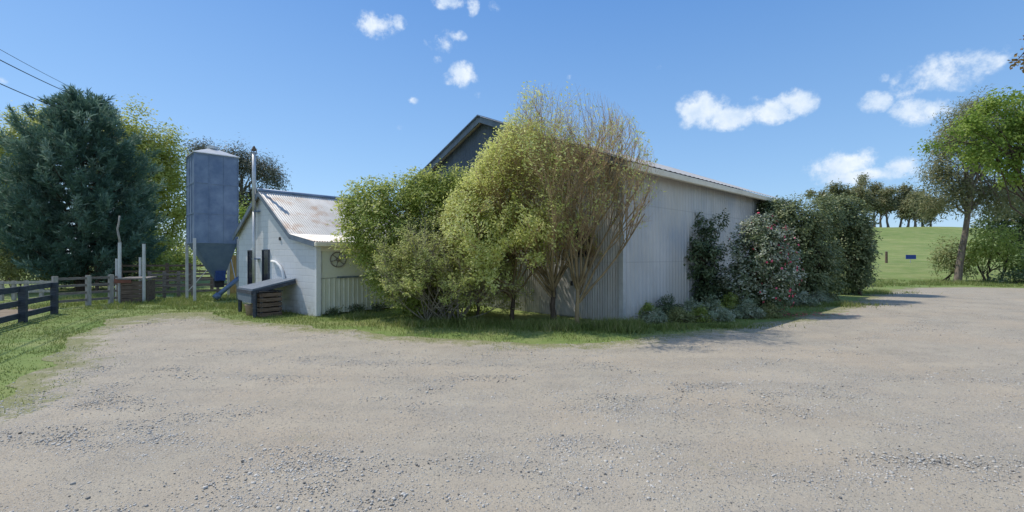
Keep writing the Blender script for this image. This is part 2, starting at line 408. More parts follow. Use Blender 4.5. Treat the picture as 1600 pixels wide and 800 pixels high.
EDGE_PX = [(0, 640), (30, 603), (75, 562), (120, 527), (180, 499), (250, 490), (330, 487), (362, 498), (420, 505), (520, 514), (600, 524), (700, 531),
           (800, 537), (900, 540), (980, 533), (1080, 519), (1160, 509), (1225, 500), (1275, 488), (1335, 469), (1372, 457), (1420, 449.5), (1500, 448.5), (1600, 450)]
edge = [gnd(*p) for p in EDGE_PX]
poly = [Vector((-9, -16, 0)), Vector((-7, 1, 0))] + edge + [Vector((62, 24, 0)), Vector((62, -16, 0))]
def resample(poly, step):
    out = []
    for a, b in zip(poly, poly[1:] + poly[:1]):
        st = step if max(abs(a.x), abs(a.y), abs(b.x), abs(b.y)) < 34 else 2.0
        n = max(1, int((b - a).length / st))
        for k in range(n):
            p = a.lerp(b, k / n); out.append(p)
    return out
dense = resample(poly, .22)
jit = []
for p in dense:
    k = 1 if (1 < p.y < 28 and p.x < 33) else 0
    a = mnoise.fractal(Vector((p.x * .9, p.y * .9, 3.3)), .8, 2.2, 4) * .28 * k
    b = mnoise.fractal(Vector((p.x * .9, p.y * .9, 9.1)), .8, 2.2, 4) * .28 * k
    jit.append((p.x + a, p.y + b))
PA = np.array(jit)
def inside(x, y, P=PA):
    x = np.asarray(x); y = np.asarray(y); c = np.zeros(x.shape, bool)
    x1, y1 = P[:, 0], P[:, 1]; x2, y2 = np.roll(x1, -1), np.roll(y1, -1)
    for a, b, cc, d in zip(x1, y1, x2, y2):
        if b == d: continue
        m = ((b > y) != (d > y)) & (x < (cc - a) * (y - b) / (d - b) + a); c ^= m
    return c
def edist(x, y):
    x = np.asarray(x); y = np.asarray(y); best = np.full(x.shape, 1e9)
    for a in PA[::2]: best = np.minimum(best, (x - a[0]) ** 2 + (y - a[1]) ** 2)
    return np.sqrt(best)
def gravel_sheet():
    g = []
    xs, ys = np.meshgrid(np.arange(-9, 36, .55), np.arange(1, 28, .55)); xs = xs.ravel() + RNG.uniform(-.1, .1, xs.size); ys = ys.ravel() + RNG.uniform(-.1, .1, ys.size)
    ins = inside(xs, ys); xs, ys = xs[ins], ys[ins]; ok = edist(xs, ys) > .25; pts = [Vector(p) for p in jit] + [Vector((a, b)) for a, b in zip(xs[ok], ys[ok])]
    n = len(jit); ed = [(i, (i + 1) % n) for i in range(n)]
    vs, es, fs, *_ = delaunay_2d_cdt(pts, ed, [], 1, 1e-5)
    v = np.array([(p.x, p.y, .004) for p in vs]); t = np.clip(edist(v[:, 0], v[:, 1]) / 1.3, 0, 1)
    und = np.array([mnoise.fractal(Vector((p.x * .5, p.y * .9, 1.7)), .7, 2.1, 3) for p in vs]) * .018
    v[:, 2] += np.clip(t, 0, 1) * (.02 + np.clip(und, -.018, .03))
    props(meshobj('gravel_yard', [tuple(p) for p in v], [tuple(f) for f in fs], M['gravel'], smooth=True, tint=t), kind='structure')
gravel_sheet()
# dirt cattle yard behind the near fence
yd = [(-30, 8), (-12.9, 8), (-13.2, 10.9), (-13.75, 12.1), (-14.7, 14.0), (-15.9, 15.6), (-19, 17), (-30, 17)]
b = MB(); b.add([(x, y, .004) for x, y in yd], [tuple(range(len(yd)))]); props(b.build('cattle_yard_dirt', M['dirt']), kind='structure')

def stones():
    n = 80000
    # more stones in wheel-thrown drifts
    y = 2.6 + RNG.random(n * 3) ** 1.7 * 17; x = RNG.uniform(-1.15, 1.25, n * 3) * (y + .5)
    dn = np.array([mnoise.fractal(Vector((a * .55, b * .9, 4.4)), .7, 2.1, 4) for a, b in zip(x, y)]) + .22 * np.sin(5.2 * (np.hypot(.55 * x - .9, y - 14.5) + .6))
    ok = inside(x, y) & (RNG.random(n * 3) < np.clip(.16 + dn * 1.1, .04, .9)); x, y = x[ok][:n], y[ok][:n]
    bands = [[(330, 590), (520, 601), (640, 600), (800, 590), (950, 570)], [(560, 622), (700, 624), (860, 616), (980, 604), (1090, 588), (1200, 566)], [(420, 566), (640, 572), (820, 565), (960, 556)],
             [(860, 720), (890, 690), (930, 655), (1000, 628), (1120, 604), (1260, 585)], [(620, 760), (740, 720), (840, 690), (960, 690), (1040, 700)], [(1000, 650), (1150, 640), (1290, 650), (1420, 640)], [(980, 770), (1150, 745), (1320, 760), (1440, 730)],
             [(100, 600), (180, 570), (300, 556), (420, 552)], [(1230, 560), (1350, 535), (1460, 500)], [(700, 790), (820, 765), (930, 770)], [(40, 700), (160, 680), (330, 690), (470, 720)]]
    xb, yb_ = [], []
    for bd in bands:
        g = [gnd(*q) for q in bd]
        for a, b_ in zip(g, g[1:]):
            L = (b_ - a).length; m = int(L * 420); t = RNG.random(m); dn2 = np.array([mnoise.noise(Vector((a.x + (b_.x - a.x) * q, a.y + (b_.y - a.y) * q, 6.6)) * 1.7) for q in t]) > RNG.uniform(-.35, .5, m); t = t[dn2]; m = len(t)
            w = .06 + .025 * a.y * .5; xb.append(a.x + (b_.x - a.x) * t + RNG.normal(0, w, m)); yb_.append(a.y + (b_.y - a.y) * t + RNG.normal(0, w, m))
    x = np.concatenate([x] + xb); y = np.concatenate([y] + yb_); okb = inside(x, y); x, y = x[okb], y[okb]; n = len(x)
    phi = (1 + 5 ** .5) / 2
    oct_v = np.array([(1, 0, 0), (-1, 0, 0), (0, 1, 0), (0, -1, 0), (0, 0, 1), (0, 0, -1)], float)
    oct_f = np.array([(0, 2, 4), (2, 1, 4), (1, 3, 4), (3, 0, 4), (2, 0, 5), (1, 2, 5), (3, 1, 5), (0, 3, 5)])
    # cube-ish 8 vertex rocks, sheared
    cv = np.array([(sx, sy, sz) for sz in (-1, 1) for sy in (-1, 1) for sx in (-1, 1)], float) * .62
    cf = np.array([(0, 2, 3, 1), (4, 5, 7, 6), (0, 1, 5, 4), (2, 6, 7, 3), (0, 4, 6, 2), (1, 3, 7, 5)])
    zt = np.clip(edist(x, y) / 1.3, 0, 1); un = np.array([mnoise.fractal(Vector((a * .5, b * .9, 1.7)), .7, 2.1, 3) for a, b in zip(x, y)]) * .018
    zs = .004 + zt * (.02 + np.clip(un, -.018, .03))
    s = .0035 + RNG.gamma(1.5, .0022, n); s = np.clip(s, .003, .022)
    v = cv[None] * RNG.uniform(.6, 1.25, (n, 8, 3)) * s[:, None, None] * np.stack([RNG.uniform(.8, 1.4, n), RNG.uniform(.8, 1.2, n), RNG.uniform(.5, .8, n)], -1)[:, None, :]
    a = RNG.uniform(0, 6.28, n); ca, sa = np.cos(a), np.sin(a)
    vx = v[..., 0] * ca[:, None] - v[..., 1] * sa[:, None]; vy = v[..., 0] * sa[:, None] + v[..., 1] * ca[:, None]
    v = np.stack([vx + x[:, None], vy + y[:, None], v[..., 2] + zs[:, None] + s[:, None] * .12], -1).reshape(-1, 3)
    f = (cf[None] + (np.arange(n) * 8)[:, None, None]).reshape(-1, 4)
    o = meshobj('loose_gravel', v, f, M['rock'])
    props(o, 'loose grey and dark stones scattered over the gravel yard', 'gravel', kind='stuff')
stones()

# ------------------------------------------------------------------ grass blades
M['grass'] = mat_leaf('grass_blade', (.13, .18, .04), (.25, .295, .085), (.44, .41, .20), .35, .6)
def blades(x, y, hgt, wid, z=None, lean=.5):
    n = len(x); z = np.zeros(n) if z is None else z
    a = RNG.uniform(0, 6.28, n); dx, dy = np.cos(a), np.sin(a); la = RNG.uniform(0, 6.28, n); ln = hgt * RNG.uniform(.1, lean, n) * 1.6
    b0 = np.stack([x - dx * wid, y - dy * wid, z], -1); b1 = np.stack([x + dx * wid, y + dy * wid, z], -1)
    t = np.stack([x + np.cos(la) * ln, y + np.sin(la) * ln, z + hgt], -1)
    v = np.stack([b0, b1, t], 1).reshape(-1, 3); f = np.arange(n * 3).reshape(-1, 3); return v, f
def patchy(x, y, s=1.3, seed=0.):
    return np.array([mnoise.fractal(Vector((a * s, b * s, seed)), .8, 2.1, 3) for a, b in zip(x, y)])
def grass():
    V = []; Fc = []; T = []; base = 0
    def put(x, y, h0, h1, w, dens_s=1.0, thr=-.1, seed=1.):
        nonlocal base
        d = patchy(x, y, dens_s, seed); ok = d > thr + RNG.normal(0, .15, len(x)); x, y, d = x[ok], y[ok], d[ok]
        h = RNG.uniform(h0, h1, len(x)) * (1 + np.clip(d, -.3, .6)); v, f = blades(x, y, h, w * RNG.uniform(.7, 1.3, len(x)))
        t = np.clip(.45 + d * .6 + RNG.normal(0, .2, len(x)), 0, 1)
        V.append(v); Fc.append(f + base); T.append(np.repeat(t, 3)); base += len(v)
    # strip in front of the sheds: between gravel edge and the walls
    n = 60000; x = RNG.uniform(-11, 12, n); y = RNG.uniform(8.5, 19, n)
    ed = edist(x, y); ins = inside(x, y); wall = (y - (12.38 - (x - 2.95) * 1.061)); # gable line
    ok = (~ins & (ed < 3.4)) ; put(x[ok], y[ok], .025, .09, .007, .9, -.22, 2.)
    # ragged outliers over the gravel edge
    n = 60000; x = RNG.uniform(-12, 16, n); y = RNG.uniform(5, 21, n); ed = edist(x, y); ins = inside(x, y); ok = ins & (ed < RNG.random(n) ** 1.5 * 1.4); put(x[ok], y[ok], .012, .05, .006, 1.4, -.1, 5.)
    # left verge
    n = 70000; x = RNG.uniform(-17, -4.5, n); y = RNG.uniform(4, 18, n); ins = inside(x, y)
    ok = ~ins & (x > -13.2 - (y - 11) * .42); put(x[ok], y[ok], .015, .05, .007, .8, -.3, 3.)
    # tall clumps under the twiggy tree and by the corner
    for (px, py, rx, ry, k, hh) in ((890, 512, 2.4, .5, 5200, .20), (700, 508, 1.8, .4, 2200, .2), (975, 515, .8, .5, 2200, .26), (560, 498, 1.0, .4, 900, .16), (1090, 512, 1.6, .3, 1500, .14), (1290, 478, 2.0, .5, 1800, .15), (1365, 458, 1.6, .8, 1500, .18)):
        c = gnd(px, py); put(c.x + RNG.normal(0, rx * .5, k), c.y + RNG.normal(0, ry * .6, k), hh * .4, hh, .011, 1.2, -.25, 4.)
    # near the silo and fences
    n = 26000; x = RNG.uniform(-19, -9, n); y = RNG.uniform(15.5, 24, n); ok = ~inside(x, y); put(x[ok], y[ok], .04, .16, .011, .7, -.15, 6.)
    # far side, edge of the paddock
    n = 22000; x = RNG.uniform(14, 36, n); y = RNG.uniform(26.5, 34, n); ok = ~inside(x, y); x, y = x[ok], y[ok]; put(x, y, .05, .2, .014, .5, -.1, 7.)
    o = meshobj('grass', np.concatenate(V), np.concatenate(Fc), M['grass'], tint=np.concatenate(T))
    props(o, 'short green grass along the edges of the gravel yard', 'grass', kind='stuff')
grass()

# ------------------------------------------------------------------ foliage helpers
def unit(v): return v / np.maximum(np.linalg.norm(v, axis=-1, keepdims=True), 1e-9)
def leaf_quads(c, length, width, d=None, rng=RNG, droop=0., face=None):
    """diamond leaves at c (n,3); d preferred long axis"""
    n = len(c); r = unit(rng.normal(size=(n, 3)))
    ax = r if d is None else unit(d + r * .55)
    ax[:, 2] -= droop; ax = unit(ax)
    if face is not None:      # leaf blades face outward and up
        N = unit(face * .75 + np.array([0, 0, .62]) + rng.normal(0, .42, (n, 3))); ax = ax - N * (ax * N).sum(1, keepdims=True); ax = unit(ax); s = unit(np.cross(ax, N))
    else: s = unit(np.cross(ax, unit(rng.normal(size=(n, 3)))))
    L = (length * rng.uniform(.65, 1.35, n))[:, None]; W = (width * rng.uniform(.7, 1.3, n))[:, None]
    v = np.stack([c, c + ax * L * .5 + s * W * .5, c + ax * L, c + ax * L * .5 - s * W * .5], 1).reshape(-1, 3)
    return v, np.arange(n * 4).reshape(-1, 4)
def ell_points(ells, n, rng, shell=.45):
    vol = np.array([e[3] * e[4] * e[5] for e in ells]) ** .75; pick = rng.choice(len(ells), n, p=vol / vol.sum())
    E = np.array(ells)[pick]; d = unit(rng.normal(size=(n, 3))); r = rng.random(n) ** shell
    return E[:, :3] + d * r[:, None] * E[:, 3:6], d
def clumped(ells, nclump, per, rad, rng, shell=.4, flat=.8, tintbias=None):
    c, d = ell_points(ells, nclump, rng, shell)
    t = rng.random(nclump)
    k = np.repeat(np.arange(nclump), per); off = rng.normal(size=(len(k), 3)) * rad * np.array([1, 1, flat])
    return c[k] + off, np.clip(t[k] + rng.normal(0, .12, len(k)), 0, 1), c, unit(d)[k]
def limbs(mb, base, targets, r0, rng, n=6, sag=.12, z0=.3, fork=.45):
    """tapered limbs from points on the trunk axis to targets"""
    for t in targets:
        t = Vector(t); q = base.lerp(Vector((base.x, base.y, t.z)), fork) if fork else base
        pts = []; m = 6
        for i in range(m + 1):
            k = i / m; p = q.lerp(t, k); p.z -= sag * math.sin(k * math.pi) * (t - q).length * (-.6)
            p += Vector(rng.normal(size=3)) * .03 * (t - q).length * (k * (1 - k) * 4)
            pts.append(p)
        mb.tube(pts, [r0 * (1 - .85 * i / m) for i in range(m + 1)], n, False)

# recursive branch growth ------------------------------------------------
class Twigs:
    def __init__(s, rng): s.rng = rng; s.lines = []; s.tips = []
    def grow(s, p, d, L, r, depth, up=.1, spread=.6, kids=(3, 5), seg=5, shrink=.62, keep=None):
        rng = s.rng; p = np.array(p, float); d = np.array(d, float) / np.linalg.norm(d); pts = [p.copy()]
        rr = [r]
        for i in range(seg):
            d = d + rng.normal(0, .085, 3) + np.array([0, 0, up * .3]); d /= np.linalg.norm(d)
            p = p + d * L / seg; pts.append(p.copy()); rr.append(r * (1 - .62 * (i + 1) / seg))
        if keep is not None and not keep(pts[-1]): 
            if depth < 3 or (depth == 3 and rng.random() < .75): return
        s.lines.append((pts, rr, depth))
        if depth == 0:
            s.tips.append((pts[-1], d.copy())); s.tips.append((pts[-2], d.copy())); s.tips.append((pts[len(pts) // 2], d.copy())); return
        for j in range(rng.integers(kids[0], kids[1] + 1)):
            k = rng.uniform(.48 if depth == 3 else .3, 1.0); i = min(int(k * seg), seg - 1); q = pts[i] + (pts[i + 1] - pts[i]) * (k * seg - i)
            side = rng.normal(size=3); side -= d * side.dot(d); side /= np.linalg.norm(side)
            nd = d + side * spread * rng.uniform(.5, 1.2) + np.array([0, 0, up])
            s.grow(q, nd, L * shrink * rng.uniform(.75, 1.25), max(r * (1 - .5 * k) * .55, .0035), depth - 1, up, spread, kids, max(3, seg - 1), shrink, keep)
    def mesh(s, mb, only=None):
        for pts, rr, dp in s.lines:
            if only is not None and dp not in only: continue
            mb.tube(pts, rr, 6 if dp >= 3 else (4 if dp == 2 else 3), False)

# ================================================================= BIG SHED
U = Vector((-.686, .728, 0)).normalized(); V = Vector((.728, .686, 0)).normalized()
C0 = Vector((2.95, 12.38, 0)); HALF = 5.63; EAVE = 4.36; RIDGE = 6.66; LEN = 13.0
NG = -V; NS = -U      # outward: gable, right-hand side
M['shed_gable'] = mat_sheet('weathered_corrugated_zinc', (.44, .435, .415), (.60, .59, .56), .5, (.28, .225, .17), (U.x, U.y), .55, .12, .76, ((.64, .60, .50), (.40, .41, .42)))
M['shed_gable_top'] = mat_sheet('slate_blue_sheet', (.085, .11, .15), (.125, .155, .20), 0, ux=(U.x, U.y), rough=.55, metal=.1)
M['shed_side'] = mat_sheet('grey_wall_sheet', (.53, .53, .525), (.63, .62, .61), .15, (.40, .36, .31), (V.x, V.y), .55, .1, 1.3, ((.62, .575, .49), (.33, .375, .44)))
M['shed_roof'] = mat_sheet('zinc_roof_sheet', (.48, .46, .43), (.60, .575, .54), .6, (.33, .22, .14), None, .6, .05)
def corr(mb, p0, du, L, zb, zt, nrm, pitch, amp, shape='sine', spp=6):
    """a corrugated sheet wall as one ribbon of vertical strips"""
    n = int(L / pitch * spp); vs = []; fs = []
    for i in range(n + 1):
        s = L * i / n; ph = (s / pitch) % 1
        o = amp * math.sin(2 * math.pi * ph) if shape == 'sine' else amp * (1 if ph < .16 else (max(0, 1 - (ph - .16) / .08) if ph < .24 else (0 if ph < .92 else (ph - .92) / .08)))
        p = p0 + du * s + nrm * o; z0 = zb(s) if callable(zb) else zb; z1 = zt(s) if callable(zt) else zt
        vs += [(p.x, p.y, z0), (p.x, p.y, z1)]
        if i: k = 2 * i; fs.append((k - 2, k, k + 1, k - 1))
    mb.add(vs, fs)
def gz(s): return EAVE + (RIDGE - EAVE) * (1 - abs(s - HALF) / HALF)
shed = thing('farm_shed', 'large gabled corrugated iron farm shed behind the golden twiggy tree', 'shed', C0)
SPLIT = 4.42
b = MB(); corr(b, C0, U, 2 * HALF, 0, lambda s: min(gz(s), SPLIT) - .02, NG, .085, .012)
corr(b, C0 + V * LEN, U, 2 * HALF, 0, lambda s: gz(s) - .03, V, .25, .012, spp=4)
front = b.build('front_wall', M['shed_gable'], shed)
b = MB(); corr(b, C0 + NG * .03, U, 2 * HALF, SPLIT - .06, lambda s: max(gz(s), SPLIT) - .03, NG, .085, .01)
o = b.build('gable_cladding', M['shed_gable_top'], shed); o['label'] = 'dark slate blue gable sheeting'
b = MB(); corr(b, C0 + V * 0, V, LEN, 0, EAVE - .02, NS, .19, .018, 'trap', 14); corr(b, C0 + U * 2 * HALF, V, LEN, 0, EAVE - .02, U, .25, .012, spp=4)
b.build('side_wall', M['shed_side'], shed)
b = MB(); b.box(C0 + NS * .02 + NG * .02 + Vector((0, 0, (EAVE - .1) / 2)), .14, .14, EAVE - .1, V); b.build('corner_flashing', M['steel_leg'], shed)
# roof: two slopes
OVE, OVG = .35, .3
def roof_pt(s, t, dz=0):  # s along U from C0, t along V
    z = gz(s) if 0 <= s <= 2 * HALF else EAVE + (RIDGE - EAVE) * (1 - abs(s - HALF) / HALF)
    return C0 + U * s + V * t + Vector((0, 0, z + dz))
b = MB()
for s0, s1 in ((-OVE, HALF), (HALF, 2 * HALF + OVE)):
    n = 90
    for i in range(n):
        t0 = -OVG + (LEN + 2 * OVG) * i / n; t1 = -OVG + (LEN + 2 * OVG) * (i + 1) / n; h = .02 * (i % 2); h1 = .02 * ((i + 1) % 2)
        a = [roof_pt(s0, t0, .05 + h), roof_pt(s1, t0, .05 + h), roof_pt(s1, t1, .05 + h1), roof_pt(s0, t1, .05 + h1)]
        b.add(a, [(0, 1, 2, 3)])
roof = b.build('roof', M['shed_roof'], shed)
b = MB()
for s0, s1 in ((-OVE, HALF), (HALF, 2 * HALF + OVE)):
    p, q = roof_pt(s0, -OVG - .02, -.05), roof_pt(s1, -OVG - .02, -.05); b.bar(p, q, .04, .2)
b.build('barge_board', M['blue_barge'], roof)
b = MB()
for s0, s1 in ((-OVE, HALF), (HALF, 2 * HALF + OVE)):
    b.bar(roof_pt(s0, -OVG - .05, .085), roof_pt(s1, -OVG - .05, .085), .14, .03)
b.build('barge_capping', M['galv'], roof)
b = MB(); g0 = roof_pt(-OVE - .06, -OVG, -.07); b.bar(g0, g0 + V * (LEN + 2 * OVG), .13, .17)
b.build('gutter', M['cream'], roof, bevel=.02)
b = MB(); p = roof_pt(-OVE + .16, -OVG, -.10); b.bar(p, p + V * (LEN + 2 * OVG), .28, .02); b.build('soffit', M['timber_brown'], roof)
# gable window and flat door panel
def on_gable(px, py, off=.03):
    k = (px - 800) / F; s = (C0.x - k * C0.y) / (k * U.y - U.x); p = C0 + U * s + NG * off; z = H + (400 - py) / F * p.y
    return s, p, z
s1, p1, z1 = on_gable(896, 358); s2, p2, z2 = on_gable(924, 400); ww = abs(s1 - s2); cc = (p1 + p2) / 2; zc = (z1 + z2) / 2; hh = abs(z1 - z2)
b = MB()
for dz in (-1, 1): b.box(cc + Vector((0, 0, zc + dz * hh / 2)), ww + .14, .08, .07, U)
for k in (-1, 0, 1): b.box(cc + U * (k * (ww / 2 + .035 * abs(k) - .0)) + Vector((0, 0, zc)), .07, .074, hh - .075, U)
wf = b.build('window', M['timber_grey'], shed)
b = MB(); b.box(cc + Vector((0, 0, zc)), ww, .05, hh, U); b.build('pane', M['navy_glass'], wf)
s1, p1, z1 = on_gable(868, 412); s2, p2, z2 = on_gable(902, 500); ww = abs(s1 - s2); cc = (p1 + p2) / 2
b = MB(); b.box(cc + Vector((0, 0, z1 / 2 + .02)), ww, .05, z1 - .04, U)
for k in (-1, 1): b.box(cc + NG * .03 + U * (k * (ww / 2 - .05)) + Vector((0, 0, z1 / 2 + .02)), .05, .03, z1 - .08, U)
dr = b.build('door', M['shed_side'], shed); b = MB(); b.box(cc + NG * .06 - U * (ww / 2 - .14) + Vector((0, 0, 1.0)), .03, .06, .14, U); b.build('handle', M['dark'], dr)

# ================================================================= WHITE SHED
K0 = Vector((-5.83, 13.7, 0)); KU = Vector((-.772, .636, 0)).normalized(); KV = Vector((.636, .772, 0)).normalized(); KL = 5.15
KN = -KV; KF = -KU
sA, sBrk, sW = 3.66, 1.32, 5.73; zA, zBrk, zE, zL = 4.00, 2.44, 2.20, 2.58
M['brick'] = mat_brick('white_painted_brick', (KU.x, KU.y), (.61, .62, .63), (.65, .66, .67), (.56, .57, .58), (.50, .505, .51))
M['cottage_front'] = mat_plain('pale_green_sheet', (.58, .59, .49), (.67, .675, .57), 1.5, .6, 0, .05)
M['rust_roof'] = mat_sheet('rusting_zinc_roof', (.46, .45, .43), (.58, .57, .55), .8, (.33, .22, .15), None, .5, .25)
cot = thing('brick_shed', 'small white painted brick shed with rusty roof beside the silo', 'shed', K0)
def kp(s, z, t=0., off=0.): return K0 + KU * s + KV * t + Vector((0, 0, z))
outline = [(0, 0), (0, zE), (sBrk, zBrk), (sA, zA), (sW, zL), (sW, 0)]
b = MB(); b.prism([kp(s, z) for s, z in outline][::-1], KV * .2)
b.box(kp(sW - .1, zL / 2 - .02, KL / 2 + .1), KL - .22, .2, zL - .06, KV)
b.prism([kp(s, z, KL - .2) for s, z in outline][::-1], KV * .2)
b.build('wall', M['brick'], cot)
# front cladding: smooth upper sheet, trim line, ribbed lower sheet
b = MB(); c = kp(.02, 0, .2); corr(b, kp(0, 0, .12), KV, KL - .15, .05, 1.12, KF, .16, .022, 'trap', 14)
b.box(kp(.01, 1.66, KL / 2 + .1), KL - .2, .06, 1.05, KV)
b.build('front_cladding', M['cottage_front'], cot)
b = MB(); b.box(kp(-.045, 1.145, KL / 2 + .3), KL - .75, .05, .05, KV); b.build('trim_rail', M['blue_barge'], cot)
b = MB(); b.box(kp(-.03, zE / 2, .06), .14, .1, zE - .04, KV); b.build('corner_post', M['white_trim'], cot)
# roof (corrugated slopes + lean-to kick)
b = MB(); n = 264; o0, o1 = -.16, KL + .0
prof = [(-.22, zE - .02 + .05), (sBrk, zBrk + .05), (sA, zA + .05), (sW + .2, zL - .1 + .05)]
for (sa, za), (sb, zb) in zip(prof, prof[1:]):
    vs = []; fs = []
    for i in range(n + 1):
        t = o0 + (o1 - o0) * i / n; h = .011 * math.sin(i * math.pi / 2)
        vs += [kp(sa, za + h, t), kp(sb, zb + h, t)]
        if i: k = 2 * i; fs.append((k - 2, k, k + 1, k - 1))
    b.add(vs, fs)
kr = b.build('roof', M['rust_roof'], cot)
b = MB()
for (sa, za), (sb, zb) in zip(prof, prof[1:]): b.bar(kp(sa, za - .085, o0 + .02), kp(sb, zb - .085, o0 + .02), .035, .15)
b.build('barge_board', M['blue_barge'], kr)
b = MB(); b.bar(kp(-.28, zE - .06, o0), kp(-.28, zE - .06, o1), .12, .12); b.build('gutter', M['cream'], kr, bevel=.02)
b = MB(); b.bar(kp(-.02, zE - .16, .1), kp(-.02, zE - .16, o1), .1, .2); b.build('fascia', M['cream'], kr)
b = MB(); b.tube([kp(sA, zA + .07, o0), kp(sA, zA + .07, o1)], .07, 8); b.build('ridge_cap', M['galv'], kr, True)
def on_kg(px, py, off=0.):
    k = (px - 800) / F; s = (K0.x - k * K0.y) / (k * KU.y - KU.x); p = K0 + KU * s + KN * off
    return s, p, H + (400 - py) / F * p.y
for (xa, xb, ya, yb) in ((388.5, 397, 391, 446), (411, 421.5, 390, 462)):
    s1, p1, z1 = on_kg(xa, ya); s2, p2, z2 = on_kg(xb, yb); cc = (p1 + p2) / 2; zc = (z1 + z2) / 2; w_, h_ = abs(s1 - s2), abs(z1 - z2)
    b = MB()
    for k in (-1, 1): b.box(cc + KN * .02 + KU * k * (w_ / 2 - .02) + Vector((0, 0, zc)), .04, .05, h_, KU); b.box(cc + KN * .02 + Vector((0, 0, zc + k * (h_ / 2 - .02))), w_ - .085, .046, .04, KU)
    b.box(cc + KN * .04 + Vector((0, 0, zc - h_ / 2 - .03)), w_ + .12, .12, .05, KU)
    wf = b.build('window', M['timber_dark'], cot)
    b = MB(); b.box(cc + KN * .005 + Vector((0, 0, zc)), w_ - .05, .03, h_ - .05, KU); b.build('pane', M['navy_glass'], wf)
# flue pipe up the gable
s, p, z = on_kg(404.5, 445, .16); _, _, zt = on_kg(404.5, 238, .16); _, _, zm = on_kg(404.5, 330, .16)
b = MB(); b.tube([p + Vector((0, 0, z)), p + Vector((0, 0, zm))], .052, 10); b.tube([p + Vector((0, 0, zm)), p + Vector((0, 0, zt))], .062, 10)
fl = b.build('flue_pipe', M['steel_leg'], cot, True)
b = MB(); b.tube([p + Vector((0, 0, zt + .06)), p + Vector((0, 0, zt + .1)), p + Vector((0, 0, zt + .22))], [.085, .08, .02], 10)
for k in (0, 2.1, 4.2): b.bar(p + Vector((.08 * math.cos(k), .08 * math.sin(k), zt - .05)), p + Vector((.08 * math.cos(k), .08 * math.sin(k), zt + .1)), .02, .02)
b.build('cowl', M['timber_brown'], fl)
for q in (zm, z + .9):
    b = MB(); b.box(p - KN * .08 + Vector((0, 0, q)), .26, .2, .04, KU); b.build('bracket', M['galv'], fl)
# curved conduit on the gable
pts = []
for px, py in ((427, 408), (434, 410), (440, 416), (444, 424), (446, 434), (447, 446)):
    s, p, z = on_kg(px, py, .05); pts.append(p + Vector((0, 0, z)))
b = MB(); b.tube(pts, .045, 8); b.build('curved_pipe', M['white_trim'], cot, True)
# vent hole
s, p, z = on_kg(438, 373, .01); b = MB(); b.tube([p + Vector((0, 0, z)), p + KN * .02 + Vector((0, 0, z))], .06, 10); b.build('vent', M['dark'], cot)
# round ornament on front wall
def on_kf(px, py, off=0.):
    k = (px - 800) / F; t = (k * K0.y - K0.x) / (KV.x - k * KV.y); p = K0 + KV * t + KF * off; return t, p, H + (400 - py) / F * p.y
t_, p, z = on_kf(527, 405.5, .06); ct = p + Vector((0, 0, z)); rad = 11.5 / F * p.y
wh = thing('wheel_ornament', 'round dark spoked wheel ornament hung on the pale green front wall', 'ornament', ct)
b = MB(); ring = [ct + KV * rad * 1.15 * math.cos(a) + Vector((0, 0, rad * math.sin(a))) for a in np.linspace(0, 2 * math.pi, 25)]; b.tube(ring, .017, 6); b.build('rim', M['timber_grey'], wh)
b = MB()
for k in range(6):
    a = k * math.pi / 3 + .3; b.tube([ct, ct + KV * rad * 1.1 * math.cos(a) + Vector((0, 0, rad * .95 * math.sin(a)))], .012, 5)
b.build('spokes', M['timber_grey'], wh)
b = MB(); b.tube([ct - KF * .05, ct + KF * .035], .06, 10); b.build('hub', M['timber_grey'], wh)
# dark weeds along the foot of the front wall come later
# ================================================================= LEAN-TO CANOPY
s, pa, z = on_kg(465, 436, .06)
cn0 = pa.copy(); 
B0 = gnd(392, 497); B1 = gnd(379, 488)
can = thing('lean_to_canopy', 'low dark lean-to canopy on posts against the white brick wall', 'canopy', B0)
zc0 = H + (400 - 449) / F * B0.y; sf, pf, zf = on_kg(384, 446, .05)
A = at(394, 452, 13.4); A2 = at(371, 448.5, 14.8); A3 = pa + Vector((0, 0, H + (400 - 435) / F * pa.y)); A4 = A3 + (A2 - A)
b = MB(); dn = Vector((0, 0, -.05))
b.hexa([A + dn, A3 + dn, A4 + dn, A2 + dn, A, A3, A4, A2]); cr = b.build('roof_sheet', M['blue_barge'], can)
b = MB(); b.bar(A + Vector((0, 0, -.1)), A3 + Vector((0, 0, -.1)), .05, .1); b.bar(A2 + Vector((0, 0, -.1)), A4 + Vector((0, 0, -.1)), .05, .1); b.bar(A + Vector((0, 0, -.1)), A2 + Vector((0, 0, -.1)), .05, .1); b.build('beam', M['timber_dark'], can)
for q in (A, A2):
    b = MB(); b.bar(Vector((q.x, q.y, 0)) + Vector((.06, .04, 0)), Vector((q.x + .06, q.y + .04, q.z - .08)), .08, .08); b.build('post', M['timber_dark'], can)
b = MB(); qa, qb = A.lerp(A2, .06), A.lerp(A2, .98); d = (qb - qa); 
b.hexa([Vector((qa.x, qa.y, .42)), Vector((qb.x, qb.y, .42)), Vector((qb.x + .04, qb.y + .03, .42)), Vector((qa.x + .04, qa.y + .03, .42)), qa + Vector((0, 0, -.12)), qb + Vector((0, 0, -.12)), qb + Vector((.04, .03, -.12)), qa + Vector((.04, .03, -.12))])
b.build('side_panel', M['blue_barge'], can)
